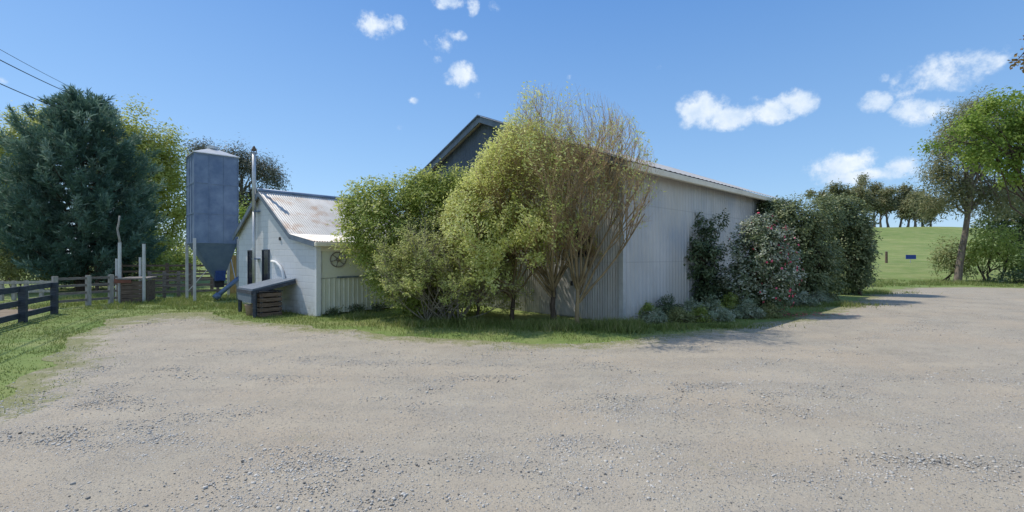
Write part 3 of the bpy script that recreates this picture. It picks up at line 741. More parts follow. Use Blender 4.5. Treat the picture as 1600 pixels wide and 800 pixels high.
# dark slatted crate below the canopy
cp = gnd(420, 496) + KU * .42 + KV * .12
cr = thing('slatted_crate', 'dark slatted timber crate standing under the lean-to canopy', 'crate', cp)
b = MB()
for k in range(5):
    z = .07 + k * .145
    for sg in (-1, 1):
        b.box(cp + KF * sg * .3 + Vector((0, 0, z)), .56, .025, .11, KV); b.box(cp + KV * sg * .3 + Vector((0, 0, z)), .62, .025, .11, KU)
b.build('slats', M['timber_brown'], cr)
for sx in (-1, 1):
    for sy in (-1, 1):
        b = MB(); b.box(cp + KF * sx * .26 + KV * sy * .26 + Vector((0, 0, .365)), .06, .06, .73, KV); b.build('corner_post', M['timber_dark'], cr)
b = MB(); b.box(cp + Vector((0, 0, .75)), .66, .66, .03, KV); b.build('lid', M['dark'], cr)
# pale bin by the post
bp = gnd(385, 494) + Vector((0, .25, 0)); b = MB(); b.tube([bp + Vector((0, 0, .0)), bp + Vector((0, 0, .30)), bp + Vector((0, 0, .32)), bp + Vector((0, 0, .30)), bp + Vector((0, 0, .1))], [.13, .17, .185, .15, .12], 14)
M['terracotta'] = mat_plain('pale_terracotta', (.30, .21, .16), (.42, .31, .25), 4, .85, 0, .1)
props(b.build('bucket', M['terracotta'], None, True), 'pale brown bucket on the grass at the foot of the canopy posts', 'bucket')
# dark gas bottle next to the crate
# yellow board behind silo
yb = gx(366.5, 21.0); b = MB(); 
yt = thing('yellow_panel', 'upright yellow boarded panel between the silo and the white shed', 'panel', yb)
b = MB()
for k in range(4): b.box(yb + Vector((-.24 + k * .16, 0, .92)), .15, .04, 1.8 + .04 * (k % 2))
b.build('boards', M['yellow'], yt)
for z in (.4, 1.5):
    b = MB(); b.box(yb + Vector((0, .05, z)), .66, .05, .1); b.build('batten', M['timber_grey'], yt)

# ================================================================= SILO
sil0 = Vector((-12.4, 18.05, 0)); SX = Vector((.714, .70, 0)).normalized(); SY = Vector((-.70, .714, 0)).normalized(); SW = 1.5
silo = thing('feed_silo', 'tall square galvanised feed silo with hopper bottom on legs', 'silo', sil0)
def sp(a, b_, z): return sil0 + SX * a + SY * b_ + Vector((0, 0, z))
zb_, zt_ = 2.3, 5.85
b = MB(); b.hexa([sp(0, 0, zb_), sp(SW, 0, zb_), sp(SW, SW, zb_), sp(0, SW, zb_), sp(0, 0, zt_), sp(SW, 0, zt_), sp(SW, SW, zt_), sp(0, SW, zt_)])
body = b.build('body', M['galv'], silo)
b = MB()
for k in (0, .5, 1.0, 1.5):
    b.box(sp(k, -.008, (zb_ + zt_) / 2), .035, .03, zt_ - zb_ - .01, SX); b.box(sp(-.008, k, (zb_ + zt_) / 2), .035, .03, zt_ - zb_ - .01, SY)
for z in (zb_ + .03, 3.5, 4.7, zt_ - .03):
    b.box(sp(SW / 2, -.006, z), SW, .024, .05, SX); b.box(sp(-.006, SW / 2, z), SW, .024, .05, SY)
b.build('seams', M['galv'], body)
b = MB(); e = .06; ap = sp(SW / 2, SW / 2, zt_ + .42)
q = [sp(-e, -e, zt_), sp(SW + e, -e, zt_), sp(SW + e, SW + e, zt_), sp(-e, SW + e, zt_)]; qu = [x + Vector((0, 0, .035)) for x in q]
b.add(q + qu + [ap], [(3, 2, 1, 0), (0, 1, 5, 4), (1, 2, 6, 5), (2, 3, 7, 6), (3, 0, 4, 7), (4, 5, 8), (5, 6, 8), (6, 7, 8), (7, 4, 8)])
rf = b.build('roof', M['steel_leg'], silo)
b = MB(); b.tube([ap - Vector((0, 0, .06)), ap + Vector((0, 0, .05)), ap + Vector((0, 0, .09))], [.2, .2, .03], 14); b.build('cap', M['steel_leg'], rf)
b = MB(); h0, h1 = .60, .90; hx = .22
b.add([sp(.02, .02, zb_), sp(SW - .02, .02, zb_), sp(SW - .02, SW - .02, zb_), sp(.02, SW - .02, zb_), sp(h0 + hx, h0, .85), sp(h1 + hx, h0, .85), sp(h1 + hx, h1, .85), sp(h0 + hx, h1, .85)],
      [(0, 1, 5, 4), (1, 2, 6, 5), (2, 3, 7, 6), (3, 0, 4, 7), (4, 5, 6, 7)])
hop = b.build('hopper', M['galv'], silo)
bx = sp(.75 + hx, .52, .98); b = MB(); b.box(bx, .36, .3, .42, SX); b.build('outlet_box', M['blue_dark'], hop, bevel=.03)
b = MB(); a0 = at(340, 462, 18.5); a1 = at(377, 431, 19.2); b.tube([a0, a1], .09, 10); b.tube([a0 - (a1 - a0) * .12, a0 + (a1 - a0) * .05], .13, 10); b.build('auger_tube', M['galv'], silo, True)
b = MB(); b.box(sp(.75 + hx, .75, .68), .34, .34, .36, SX); b.build('outlet_throat', M['dark'], hop)
for (a, c) in ((0, 0), (SW, 0), (SW, SW), (0, SW)):
    b = MB(); b.box(sp(a, c, zb_ / 2 + .1), .09, .09, zb_ + .2, SX); b.build('leg', M['steel_leg'], silo)
b = MB()
for (a, c), (d_, e_) in (((SW, 0), (SW, SW)), ((0, SW), (SW, SW))): b.bar(sp(a, c, .3), sp(d_, e_, zb_ - .1), .03, .03)
b.build('brace', M['steel_leg'], silo)

# ================================================================= FENCES AND YARDS
def rail_fence(name, label, pts, heights, posts_at, hgt, railw, railh, mat, postw=.1, postmat=None, postover=.05, zoff=0, cat='fence'):
    root = thing(name, label, cat, pts[0])
    for h in heights:
        b = MB()
        for p, q in zip(pts, pts[1:]): b.bar(p + Vector((0, 0, h)), q + Vector((0, 0, h)), railw, railh)
        b.build('rail', mat, root)
    for p in posts_at:
        b = MB(); b.box(p + Vector((0, 0, (hgt + postover) / 2)), postw, postw, hgt + postover, (pts[1] - pts[0]).normalized()); b.build('post', postmat or mat, root)
    return root
A0, A1 = Vector((-12.3, 10.55, 0)), Vector((-14.35, 14.45, 0)); dA = (A1 - A0)
rail_fence('rail_fence', 'dark stained three rail fence along the left grass verge', [A0, A1], (.18, .52, .90), [A0.lerp(A1, k) - dA.normalized().cross(Vector((0, 0, 1))) * .07 * -1 for k in (.06, .5, .97)], .93, .05, .15, M['timber_dark'], .15)
P0 = gnd(83, 482); P1 = gnd(183, 474); b = MB()
rail_fence('yard_fence', 'four rail grey yard fence below the blue green conifer', [P0, P1], (.22, .48, .75, 1.0), [P0.lerp(P1, k) + Vector((0, .06, 0)) for k in (0, .5, .87)], 1.05, .045, .085, M['timber_grey'], .13, M['timber_pale'])
Q0 = gx(232, 19.6); Q1 = gx(300, 20.4); Q2 = gx(376, 21.6)
rail_fence('yard_fence', 'weathered grey yard fence running behind the silo legs', [Q0, Q1, Q2], (.25, .5, .75, 1.0), [Q0.lerp(Q1, k) + Vector((0, .06, 0)) for k in (0, .33, .66, 1)] + [Q1.lerp(Q2, k) + Vector((0, .06, 0)) for k in (.5, 1)], 1.08, .045, .09, M['timber_grey'], .12)
T0 = gx(-10, 18.6); T1 = gx(86, 19.2)
rail_fence('yard_fence', 'pale top rail fence in the dirt yard behind the dark fence', [T0, T1], (.35, .72), [T0.lerp(T1, k) + Vector((0, .06, 0)) for k in (.1, .3, .5, .75, .98)], .74, .05, .10, M['timber_pale'], .11)
R0 = gx(150, 23.5); R1 = gx(330, 24.5)
rail_fence('yard_fence', 'brown rear yard fence in the shade under the conifer', [R0, R1], (.3, .65, 1.0, 1.3), [R0.lerp(R1, k) + Vector((0, .06, 0)) for k in (0, .2, .4, .6, .8, 1)], 1.38, .05, .1, M['timber_brown'], .12)
# loading ramp
L0 = gnd(187, 474.5); L1 = gnd(227, 473) ; dl = (L1 - L0).normalized(); nl = Vector((-dl.y, dl.x, 0))
ramp = thing('loading_ramp', 'timber stock loading ramp with tall pale posts beside the yard fence', 'ramp', L0)
b = MB()
for k in range(5): b.box(L0.lerp(L1, .53) + nl * .02 + Vector((0, 0, .1 + k * .165)), (L1 - L0).length, .05, .15, dl)
for e in (0.04, 1.0): b.box(L0.lerp(L1, e) + nl * .85 + Vector((0, 0, .42)), 1.5, .05, .8, nl)
b.build('side_boards', M['timber_brown'], ramp)
b = MB(); b.box(L0.lerp(L1, .52) + nl * .8 + Vector((0, 0, .93)), (L1 - L0).length + .15, 1.75, .05, dl); b.build('deck', M['timber_grey'], ramp)
M['rust'] = mat_plain('rusty_red_steel', (.15, .06, .045), (.24, .10, .07), 4, .8, 0, .1)
b = MB(); b.box(L0 + dl * .1 - nl * .03 + Vector((0, 0, .86)), .5, .04, .16, dl); b.build('hinge_plate', M['rust'], ramp)
for (px, yt, Y, r) in ((187, 379, 17.55, .055), (182, 404, 18.2, .04), (225, 381, 17.75, .055), (219, 402, 19.2, .045)):
    q = gx(px, Y); b = MB(); b.tube([q, q + Vector((0, 0, H + (400 - yt) / F * Y))], r, 8); b.build('post', M['steel_leg'], ramp, False)
b = MB(); b.tube([at(188, 381, 17.55), at(185, 366, 17.55), at(183.5, 358, 17.55), at(186, 346, 17.5), at(187, 337, 17.5)], [.035, .035, .032, .03, .025], 6); b.build('crooked_pole', M['timber_pale'], ramp, True)

# overhead wires
def wire(a, bpt, sag, r, label):
    pts = []
    for i in range(25):
        k = i / 24; p = Vector(a).lerp(Vector(bpt), k); p.z -= sag * 4 * k * (1 - k); pts.append(p)
    b = MB(); b.tube(pts, r, 5); props(b.build('overhead_wire', M['cable'], None, True), label, 'wire')
w_end = at(150, 172, 31); w2 = at(128, 178, 31)
wire(at(-210, -20, 9), at(165, 166, 31), .25, .016, 'middle black overhead wire running down behind the conifer top')
wire(at(-210, 30, 9), at(150, 186, 31), .25, .016, 'lowest black overhead wire crossing left of the conifer')
wire(at(-210, -45, 10), at(180, 166, 33), .25, .009, 'thinnest faint upper overhead wire above the other two')

# ================================================================= TREES AND SHRUBS
def ground_at(p): return Vector((p.x, p.y, hz(p.x, p.y) - .03))
def conifer():
    rng = np.random.default_rng(11); base = gx(128, 24.0)
    root = thing('conifer_tree', 'big dense blue green conifer behind the yard fence', 'tree', base)
    zz = [.5, 1.5, 3.8, 6.2, 7.8, 9.0, 9.7, 10.2]; rr = [2.3, 2.75, 2.85, 2.4, 1.65, .9, .4, .1]
    tr = MB(); tr.tube([base + Vector((.05 * math.sin(z), .04 * math.cos(z * 1.3), z)) for z in np.linspace(0, 9.6, 12)], list(np.linspace(.28, .03, 12)), 10, False)
    C = []; D = []; T = []
    nb = 540
    for i in range(nb):
        z = .6 + 9.1 * (i / nb) ** 1.1 + rng.normal(0, .1); az = i * 2.39996 + rng.normal(0, .35); Rz = np.interp(z, zz, rr) * rng.uniform(.66, 1.14)
        Rz *= 1 + .15 * math.sin(az * 3 + z * 1.1) + .08 * math.sin(az * 7 - z * 2.3)
        el = rng.uniform(-.05, .35) + .4 * max(0, (z - 5.5) / 5); tb_ = rng.random()
        o = np.array([math.cos(az), math.sin(az), 0.]); m = max(4, int(Rz / .25)); pts = []
        for k in range(m + 1):
            u = k / m; p = np.array(base) + np.array([0, 0, z]) + o * Rz * u + np.array([0, 0, 1]) * (Rz * u * el * .55 - .11 * Rz * math.sin(u * 3.14) + .2 * u ** 3 * Rz)
            pts.append(p)
            if u > .3:
                for _ in range(3 if u > .8 else 1):
                    C.append(p + rng.normal(0, .09, 3)); D.append(o * .7 + np.array([0, 0, .7]) + rng.normal(0, .3, 3)); T.append(tb_ * .75 + .35 * u * rng.random())
        if i % 2 == 0: tr.tube([Vector(p) for p in pts], list(np.linspace(.045, .008, m + 1)), 4, False)
    C = np.array(C); D = unit(np.array(D)); nP = len(C); t = np.clip(np.array(T) + rng.normal(0, .08, nP), 0, 1); per = 22
    k = np.repeat(np.arange(nP), per); u = rng.random(len(k)); c = C[k] + D[k] * (u * .42)[:, None]; d = D[k] + rng.normal(0, .42, (len(k), 3))
    v, f = leaf_quads(c, .27, .042, d, rng)
    tr.build('trunk', M['bark'], root)
    M['conifer'] = mat_leaf('conifer_needles', (.05, .115, .082), (.18, .285, .215), (.32, .42, .34), .3, .6)
    meshobj('crown', v, f, M['conifer'], root, tint=np.repeat(t[k], 4))
conifer()

def broad_tree(name, label, base, ells, nclump, per, rad, leaf, mat, rng_seed, trunk_r=.2, bark='bark', nlimb=10, group=None, cat='tree', shell=.4, droop=0., fork=.45, stems=1, flat=.8, extra=None, trunk_pts=None):
    rng = np.random.default_rng(rng_seed); base = ground_at(base)
    root = thing(name, label, cat, base, group)
    pos, t, cl, d = clumped(ells, nclump, per, rad, rng, shell, flat)
    v, f = leaf_quads(pos, leaf[0], leaf[1], d if droop == 0 else None, rng, droop, d)
    mb = MB(); cen = np.average(np.array(ells)[:, :3], axis=0, weights=np.array(ells)[:, 3])
    if trunk_pts:
        m = len(trunk_pts); mb.tube(trunk_pts, [trunk_r * (1 - .6 * i / (m - 1)) for i in range(m)], 9, False); top = Vector(trunk_pts[-1])
        for tgt in cl[rng.choice(len(cl), nlimb)]:
            q = Vector(trunk_pts[rng.integers(max(1, m // 2), m)]); tt = Vector(tgt)
            mb.tube([q.lerp(tt, k) + Vector((0, 0, .1 * math.sin(k * 3.14) * (tt - q).length)) + Vector(rng.normal(size=3)) * .04 * (tt - q).length * k * (1 - k) * 4 for k in np.linspace(0, 1, 6)], list(np.linspace(trunk_r * .36, .012, 6)), 5, False)
    else:
        for sidx in range(stems):
            off = Vector((rng.normal(0, .12 * (stems > 1) * 2), rng.normal(0, .12 * (stems > 1) * 2), 0)); q = base + off
            tp = Vector((cen[0] + rng.normal(0, .15 * (1 + 3 * (stems > 1))), cen[1] + rng.normal(0, .15 * (1 + 2 * (stems > 1))), cen[2]))
            m = 8; pts = [q.lerp(tp, i / m) + Vector((rng.normal(0, .04), rng.normal(0, .04), 0)) * (i > 0) for i in range(m + 1)]
            mb.tube(pts, [trunk_r / stems ** .5 * (1.25 if i == 0 else 1 - .75 * i / m) for i in range(m + 1)], 8, False)
            for tgt in cl[rng.choice(len(cl), max(1, nlimb // stems))]:
                k0 = rng.uniform(.3, 1); i = min(int(k0 * m), m - 1); qq = pts[i]; tt = Vector(tgt)
                mb.tube([qq.lerp(tt, k) + Vector((0, 0, .08 * math.sin(k * 3.14) * (tt - qq).length)) + Vector(rng.normal(size=3)) * .04 * (tt - qq).length * k * (1 - k) * 4 for k in np.linspace(0, 1, 5)], list(np.linspace(trunk_r * .33 / stems ** .5, .01, 5)), 5, False)
    mb.build('trunk', M[bark], root, True)
    meshobj('crown', v, f, mat, root, tint=np.repeat(t, 4))
    if extra:  # lighter leaves on the upper crown shell, sunlight painted into their colour
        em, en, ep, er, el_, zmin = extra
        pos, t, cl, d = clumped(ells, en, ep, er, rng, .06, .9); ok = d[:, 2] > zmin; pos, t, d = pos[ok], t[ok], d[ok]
        v, f = leaf_quads(pos + d * er * .6, el_[0], el_[1], d + np.array([0, 0, .5]), rng, 0, d); meshobj('sunlit_leaves', v, f, em, root, tint=np.repeat(t, 4))
    return root
def E(px, py, Y, rx, rz, ry=None):
    """an ellipsoid of foliage given where it stands and its photo size in px"""
    c = at(px, py, Y); k = Y / F; ry = ry if ry else rx; g = 1 / math.sqrt(1 + (c.x / c.y) ** 2 * (ry / rx) ** 2)
    return (c.x, c.y, c.z, rx * k * g, ry * k * g, rz * k)

M['yellow_green'] = mat_leaf('spring_leaves', (.33, .38, .08), (.54, .56, .17), (.63, .60, .22), .5)
M['mid_green'] = mat_leaf('mid_green_leaves', (.22, .29, .06), (.43, .50, .13), (.55, .58, .22), .5)
M['bright_green'] = mat_leaf('bright_new_leaves', (.17, .265, .045), (.35, .455, .09), (.46, .54, .15), .5)
M['gum'] = mat_leaf('gum_leaves', (.17, .19, .09), (.32, .325, .16), (.40, .34, .20), .45)
M['gum_dark'] = mat_leaf('dark_gum_leaves', (.09, .105, .085), (.18, .20, .14), (.26, .21, .16), .35)
M['shrub_dark'] = mat_leaf('dark_shrub_leaves', (.055, .09, .04), (.14, .195, .085), (.24, .27, .15), .3, .4)
M['hedge'] = mat_leaf('hedge_leaves', (.085, .12, .05), (.22, .265, .115), (.36, .385, .21), .35, .38)
M['camellia'] = mat_leaf('camellia_leaves', (.07, .11, .045), (.24, .28, .15), (.56, .56, .43), .25, .32)
M['lime_sunlit'] = mat_leaf('lime_sunlit_leaves', (.40, .46, .10), (.57, .60, .18), (.66, .66, .28), .5)  # yellow-green for sun-facing outer leaves, light put into the colour
M['hedge_sunlit'] = mat_leaf('hedge_sunlit_leaves', (.25, .29, .10), (.39, .42, .18), (.50, .51, .28), .35, .4)  # lit hedge tops, their brightness painted as a lighter leaf colour
M['camellia_sunlit'] = mat_leaf('camellia_sunlit_leaves', (.26, .30, .18), (.50, .52, .40), (.66, .66, .55), .3, .3)  # whitish highlights of lit camellia leaves, painted as colour
M['shrub_olive'] = mat_leaf('grey_olive_leaves', (.33, .38, .10), (.52, .55, .18), (.62, .62, .28), .5)
M['silver'] = mat_leaf('silver_leaves', (.22, .275, .165), (.38, .43, .29), (.54, .56, .44), .3)
M['olive'] = mat_leaf('olive_leaves', (.20, .225, .085), (.37, .39, .16), (.48, .48, .25), .45)

# yellow-green deciduous trees behind the conifer
broad_tree('deciduous_tree', 'yellow green leafy tree between the conifer and the silo', gx(235, 33), [E(235, 300, 33, 62, 110), E(205, 215, 33, 42, 58), E(258, 250, 34, 38, 62), E(250, 390, 32, 60, 50), E(190, 260, 35, 60, 80), E(280, 330, 33, 26, 70)], 860, 46, .34, (.19, .115), M['yellow_green'], 21, .28, 'bark_grey', 26, shell=.5)
broad_tree('deciduous_tree', 'pale yellow green tree at the far left behind the conifer', gx(20, 34), [E(20, 300, 34, 62, 100), E(45, 225, 34, 45, 55), E(5, 250, 35, 34, 55), E(30, 375, 33, 66, 50), E(75, 200, 36, 34, 36)], 800, 46, .34, (.19, .115), M['yellow_green'], 22, .3, 'bark_grey', 24, shell=.5)
# grey gum behind the silo
broad_tree('gum_tree', 'tall dark gum tree showing between the silo and the white shed', gx(385, 52), [E(370, 245, 52, 26, 24), E(400, 262, 52, 28, 22), E(424, 272, 52, 22, 24), E(350, 270, 52, 30, 40), E(315, 235, 53, 28, 14), E(395, 305, 52, 24, 16), E(432, 290, 52, 11, 12), E(378, 330, 52, 20, 20)], 480, 44, .5, (.30, .085), M['gum_dark'], 23, .42, 'bark_grey', 30, droop=.8, shell=.6)
broad_tree('shrub', 'bright green shrub glimpsed beside the white shed gable', gx(386, 30), [E(384, 335, 30, 14, 28), E(380, 385, 30, 16, 30)], 60, 22, .25, (.16, .1), M['bright_green'], 24, .06, 'bark', 8, cat='shrub')
# low scrub in the left yard and under the conifer
broad_tree('shrub', 'pale grey green shrub behind the far left dirt yard', gx(25, 22), [E(15, 412, 22, 45, 26), E(60, 420, 22.5, 30, 20), E(-25, 405, 22, 40, 40)], 170, 24, .2, (.13, .07), M['olive'], 25, .05, 'bark_grey', 14, cat='shrub', stems=3)
broad_tree('shrub', 'dull green shrub in the yard left of the silo legs', gx(262, 26), [E(258, 418, 26, 45, 20), E(290, 408, 27, 30, 26)], 150, 24, .22, (.15, .08), M['mid_green'], 26, .05, 'bark_grey', 14, cat='shrub', stems=3)
broad_tree('shrub', 'dark low shrub in the shade below the conifer', gx(120, 25), [E(120, 428, 25.5, 70, 20), E(190, 425, 25, 40, 18)], 150, 24, .22, (.15, .08), M['shrub_dark'], 27, .05, 'bark_grey', 14, cat='shrub', stems=3)

# ---- green bush left of centre
def twig_shrub(name, label, bases, fan, L, r, depth, up, spread, kids, seed, barkmat, leafmat, leaf, per, keep=None, leafkeep=None, cat='shrub', sc=.05, shrink=.62, tintf=None, thick=1., boles=None, twigmat=None):
    rng = np.random.default_rng(seed); root = thing(name, label, cat, bases[0])
    tw = Twigs(rng)
    for bi, (bs, dirs) in enumerate(zip(bases, fan)):
        bh = 0
        if boles:
            bh, br_, bm = boles[bi]; q = [Vector(bs) + Vector((rng.normal(0, .025), rng.normal(0, .02), bh * k)) for k in (-.05, .15, .4, .7, 1.05)]; bo = MB(); bo.tube(q, [br_ * 1.4, br_ * 1.1, br_, br_ * .9, br_ * .75], 9); bo.build('trunk', M[bm], root, True)
        for d, l in dirs:
            b0 = np.array(bs) + np.array([d[0] * .05, d[1] * .05, bh * rng.uniform(.55, 1.) if boles else 0])
            tw.grow(b0, np.array(d, float), L * l, r, depth, up, spread, kids, 6, shrink, keep)
    if thick != 1.: tw.lines = [(p, [q * thick for q in rr] if dp < 2 else rr, dp) for p, rr, dp in tw.lines]
    if twigmat:
        mb = MB(); tw.mesh(mb, (2, 3, 4)); mb.build('branches', barkmat, root, True); mb = MB(); tw.mesh(mb, (0, 1)); mb.build('twigs', twigmat, root, True)
    else: mb = MB(); tw.mesh(mb); mb.build('branches', barkmat, root, True)
    P = np.array([t[0] for t in tw.tips]); D = np.array([t[1] for t in tw.tips])
    if leafkeep is not None:
        pr = leafkeep(P); ok = rng.random(len(P)) < pr; P, D = P[ok], D[ok]
    k = np.repeat(np.arange(len(P)), per); c = P[k] + rng.normal(0, sc, (len(k), 3)); t0 = rng.random(len(P)) if tintf is None else np.clip(tintf(P) + rng.normal(0, .18, len(P)), 0, 1)
    cen = np.median(P, axis=0); v, f = leaf_quads(c, leaf[0], leaf[1], D[k], rng, 0, unit(c - cen + np.array([0, 0, .5]))); meshobj('crown', v, f, leafmat, root, tint=np.repeat(t0[k], 4))
    return len(tw.lines), len(P)
def pxof(P): return 800 + P[:, 0] / P[:, 1] * F, 400 - (P[:, 2] - H) / P[:, 1] * F

broad_tree('leafy_bush', 'big leafy green bush overhanging the pale green shed front', gx(668, 13.6),
           [E(600, 345, 13.4, 66, 58, 50), E(690, 455, 14.2, 50, 40, 40), E(622, 438, 13.3, 46, 44, 36), E(665, 430, 13.2, 46, 54, 30), E(700, 350, 13.5, 40, 50, 34), E(735, 460, 14.6, 30, 36, 30), E(650, 320, 13.8, 60, 46, 50), E(575, 318, 13.6, 44, 34, 40), E(700, 310, 14.2, 50, 40, 50), E(560, 375, 13.5, 34, 40, 30), E(610, 410, 13.5, 50, 52, 45), E(655, 400, 13.8, 60, 70, 50), E(715, 390, 14.0, 40, 90, 40), E(548, 335, 13.6, 16, 20, 20), E(645, 462, 13.6, 40, 30, 40), E(690, 288, 14.0, 42, 24, 30), E(650, 290, 13.9, 34, 20, 30), E(720, 300, 14.1, 34, 34, 30), E(588, 292, 13.7, 24, 12, 24)],
           1350, 36, .12, (.095, .045), M['mid_green'], 31, .12, 'bark_grey', 60, cat='bush', shell=.5, stems=5, flat=1., extra=(M['lime_sunlit'], 620, 16, .09, (.12, .05), -.3))
bs = gnd(692, 502)
def dirs_fan(rng, n, az0, az1, el0, el1, l0=.8, l1=1.2):
    out = []
    for i in range(n):
        a = rng.uniform(az0, az1); e = rng.uniform(el0, el1); out.append(((math.cos(e) * math.cos(a), math.cos(e) * math.sin(a) * .7, math.sin(e)), rng.uniform(l0, l1)))
    return out
rg = np.random.default_rng(5)
print('shrub', twig_shrub('twiggy_shrub', 'pale grey twiggy shrub in front of the leafy green bush', [bs + Vector((k * .42, .12 * (k % 2), 0)) for k in (-1.1, -.4, .3, 1)], [dirs_fan(rg, 10, 0, 6.28, .35, 1.4) for _ in range(4)], 1.35, .024, 3, .06, .75, (4, 5), 33, M['bark_pale'], M['shrub_olive'], (.07, .032), 6, sc=.04,
      keep=lambda p: 800 + p[0] / p[1] * F > 560 + max(0, min(45, (400 - (p[2] - H) / p[1] * F - 390) * .6)), leafkeep=lambda P: np.clip(.7 + .3 * np.sin(P[:, 0] * 3 + P[:, 2] * 2), .35, 1), thick=1.5))

# ---- golden twiggy multi-stem tree
tb = [gnd(865, 504), gnd(904, 508), gnd(800, 501), gnd(747, 499)]
rg = np.random.default_rng(8)
def fan2(n, x0, x1, up, l0, l1, yspread=.35):
    return [((x, rg.normal(0, yspread), up), rg.uniform(l0, l1)) for x in np.linspace(x0, x1, n) + rg.normal(0, .05, n)]
fans = [fan2(15, -.9, .8, 1.0, .8, 1.15), fan2(8, -.3, .76, 1.0, .7, 1.05, .3), fan2(9, -.85, .3, 1.0, .75, 1.05, .3) + fan2(4, -1.5, -.8, .75, .45, .6), fan2(5, -.6, .3, 1.0, .6, .85, .3) + fan2(4, -1.2, .5, .55, .4, .55)]
fans[0] += fan2(5, -.8, .2, .8, .28, .5, .5); fans[1] += fan2(4, -.4, .6, .9, .3, .5, .4); fans[2] += fan2(8, -.8, .6, .7, .28, .5, .5); fans[3] += fan2(6, -.8, .6, .7, .26, .45, .5)
def keepf(p):
    px = 800 + p[0] / p[1] * F; py = 400 - (p[2] - H) / p[1] * F
    if p[1] < 9.6: return False
    # rounded crown, lower on its leafy left side
    if px < 810 and py < 325 - (px - 690) * 1.42: return False
    dx = (px - 874) / (190 if px < 874 else 160); dy = (py - 300) / (172 if py < 300 else 200)
    return dx * dx + dy * dy < 1.02
def lk(P):
    px, py = pxof(P); left = np.clip((890 - px) / 110, 0, 1); return np.clip(.15 + .85 * left, .1, 1) * np.where((px > 860) & (py > 330), .45, 1) * np.where((py > 440) & (px > 800), .5, 1) * np.where(py < 190, .5, 1)
M['gold_leaf'] = mat_leaf('golden_green_leaves', (.48, .53, .13), (.68, .71, .28), (.78, .77, .42), .55)
print('tree', twig_shrub('golden_tree', 'multi stemmed tree with golden bare twigs and lime leaves beside the shed corner', tb, fans, 3.5, .034, 3, .15, .60, (5, 7), 41, M['bark_gold'], M['gold_leaf'], (.09, .04), 4, twigmat=M['twig_red'], boles=((1.15, .075, 'bark'), (1.05, .055, 'bark_gold'), (.95, .06, 'bark'), (.8, .045, 'bark')), keep=keepf, leafkeep=lk, cat='tree', sc=.07, shrink=.56, thick=1.1))
# lower main stems of the twiggy tree read darker: separate trunks under the same kind of tree are part of it

# ---- right-hand garden along the shed wall
broad_tree('dark_shrub', 'straggly dark shrub standing against the grey shed wall', gx(1100, 15.2), [E(1098, 400, 15.2, 36, 44, 40), E(1110, 445, 15.2, 40, 34, 40), E(1084, 385, 15.2, 22, 30, 24), E(1068, 410, 15.0, 18, 10, 14), E(1118, 470, 15.1, 40, 22, 34), E(1090, 345, 15.4, 9, 18, 8), E(1110, 360, 15.4, 14, 24, 14), E(1128, 345, 15.5, 8, 16, 10)], 420, 24, .085, (.12, .05), M['shrub_dark'], 51, .05, 'bark', 26, cat='shrub', shell=.55, stems=3)
def camellia():
    ells = [E(1180, 400, 14.3, 44, 52, 44), E(1190, 370, 14.3, 36, 34, 36), E(1210, 430, 14.2, 38, 48, 40), E(1165, 445, 14.3, 36, 40, 40), E(1195, 462, 14.2, 40, 26, 40), E(1225, 395, 14.4, 22, 34, 28)]
    root = broad_tree('camellia_bush', 'flowering camellia bush dotted with red and pink blooms beside the hedge', gx(1190, 14.4), ells, 620, 26, .085, (.095, .05), M['camellia'], 52, .05, 'bark', 24, cat='bush', shell=.35, stems=4, extra=(M['camellia_sunlit'], 520, 12, .08, (.09, .045), -.1))
    rng = np.random.default_rng(53)
    m = NT('camellia_bloom'); g = m.node('ShaderNodeNewGeometry'); m.base(m.mix(g.outputs['Random Per Island'], (.50, .02, .055), (.72, .13, .22))); m.set(.5)
    V_, F_ = [], []; n = 0
    c, d = ell_points(ells, 420, rng, .10)
    px, py = pxof(c); ok = (rng.random(420) < np.clip((px - 1165) / 60, .06, 1)) & (d[:, 1] < .35); c, d = c[ok], d[ok]
    for p, q in zip(c, d):
        p = p + q * .13; a = unit(np.cross(q, rng.normal(size=3))); bb = np.cross(q, a); s = rng.uniform(.026, .044); vs = [p + q * .02]
        for k in range(10):
            t = k * math.pi / 5; rr = s * (1.05 if k % 2 == 0 else .75); vs.append(p + (a * math.cos(t) + bb * math.sin(t)) * rr + q * (.0 if k % 2 else .016))
        F_ += [(n, n + 1 + k, n + 1 + (k + 1) % 10) for k in range(10)]; V_ += vs; n += 11
    meshobj('blossoms', np.array(V_), np.array(F_), m.m, root)
    # fallen petals on the ground
    cc = gnd(1235, 493); k = 160; x = cc.x + rng.normal(0, .75, k); y = cc.y + rng.normal(0, .30, k)
    v, f = leaf_quads(np.stack([x, y, np.full(k, .035)], -1), .06, .05, np.tile(np.array([[1., 0, 0]]), (k, 1)), rng); v[:, 2] = .03 + rng.random(len(v)) * .02
    props(meshobj('fallen_petals', v, f, m.m), 'fallen red petals on the gravel edge under the camellia', 'petals', kind='stuff')
camellia()
broad_tree('hedge_shrub', 'tall clipped dark shrub just behind the flowering camellia', gx(1248, 18.6),
           [E(1246, 345, 18.6, 52, 36, 50), E(1248, 395, 18.6, 60, 50, 50), E(1250, 440, 18.6, 54, 34, 48), E(1215, 330, 18.8, 30, 20, 30), E(1288, 340, 18.9, 28, 32, 34), E(1285, 400, 19.2, 28, 60, 34), E(1288, 440, 19, 24, 30, 34), E(1205, 350, 18.7, 24, 36, 30), E(1210, 410, 18.7, 26, 40, 30)], 1250, 28, .115, (.13, .055), M['hedge'], 61, .09, 'bark', 30, cat='shrub', shell=.3, stems=4, extra=(M['hedge_sunlit'], 300, 10, .12, (.11, .045), .1))
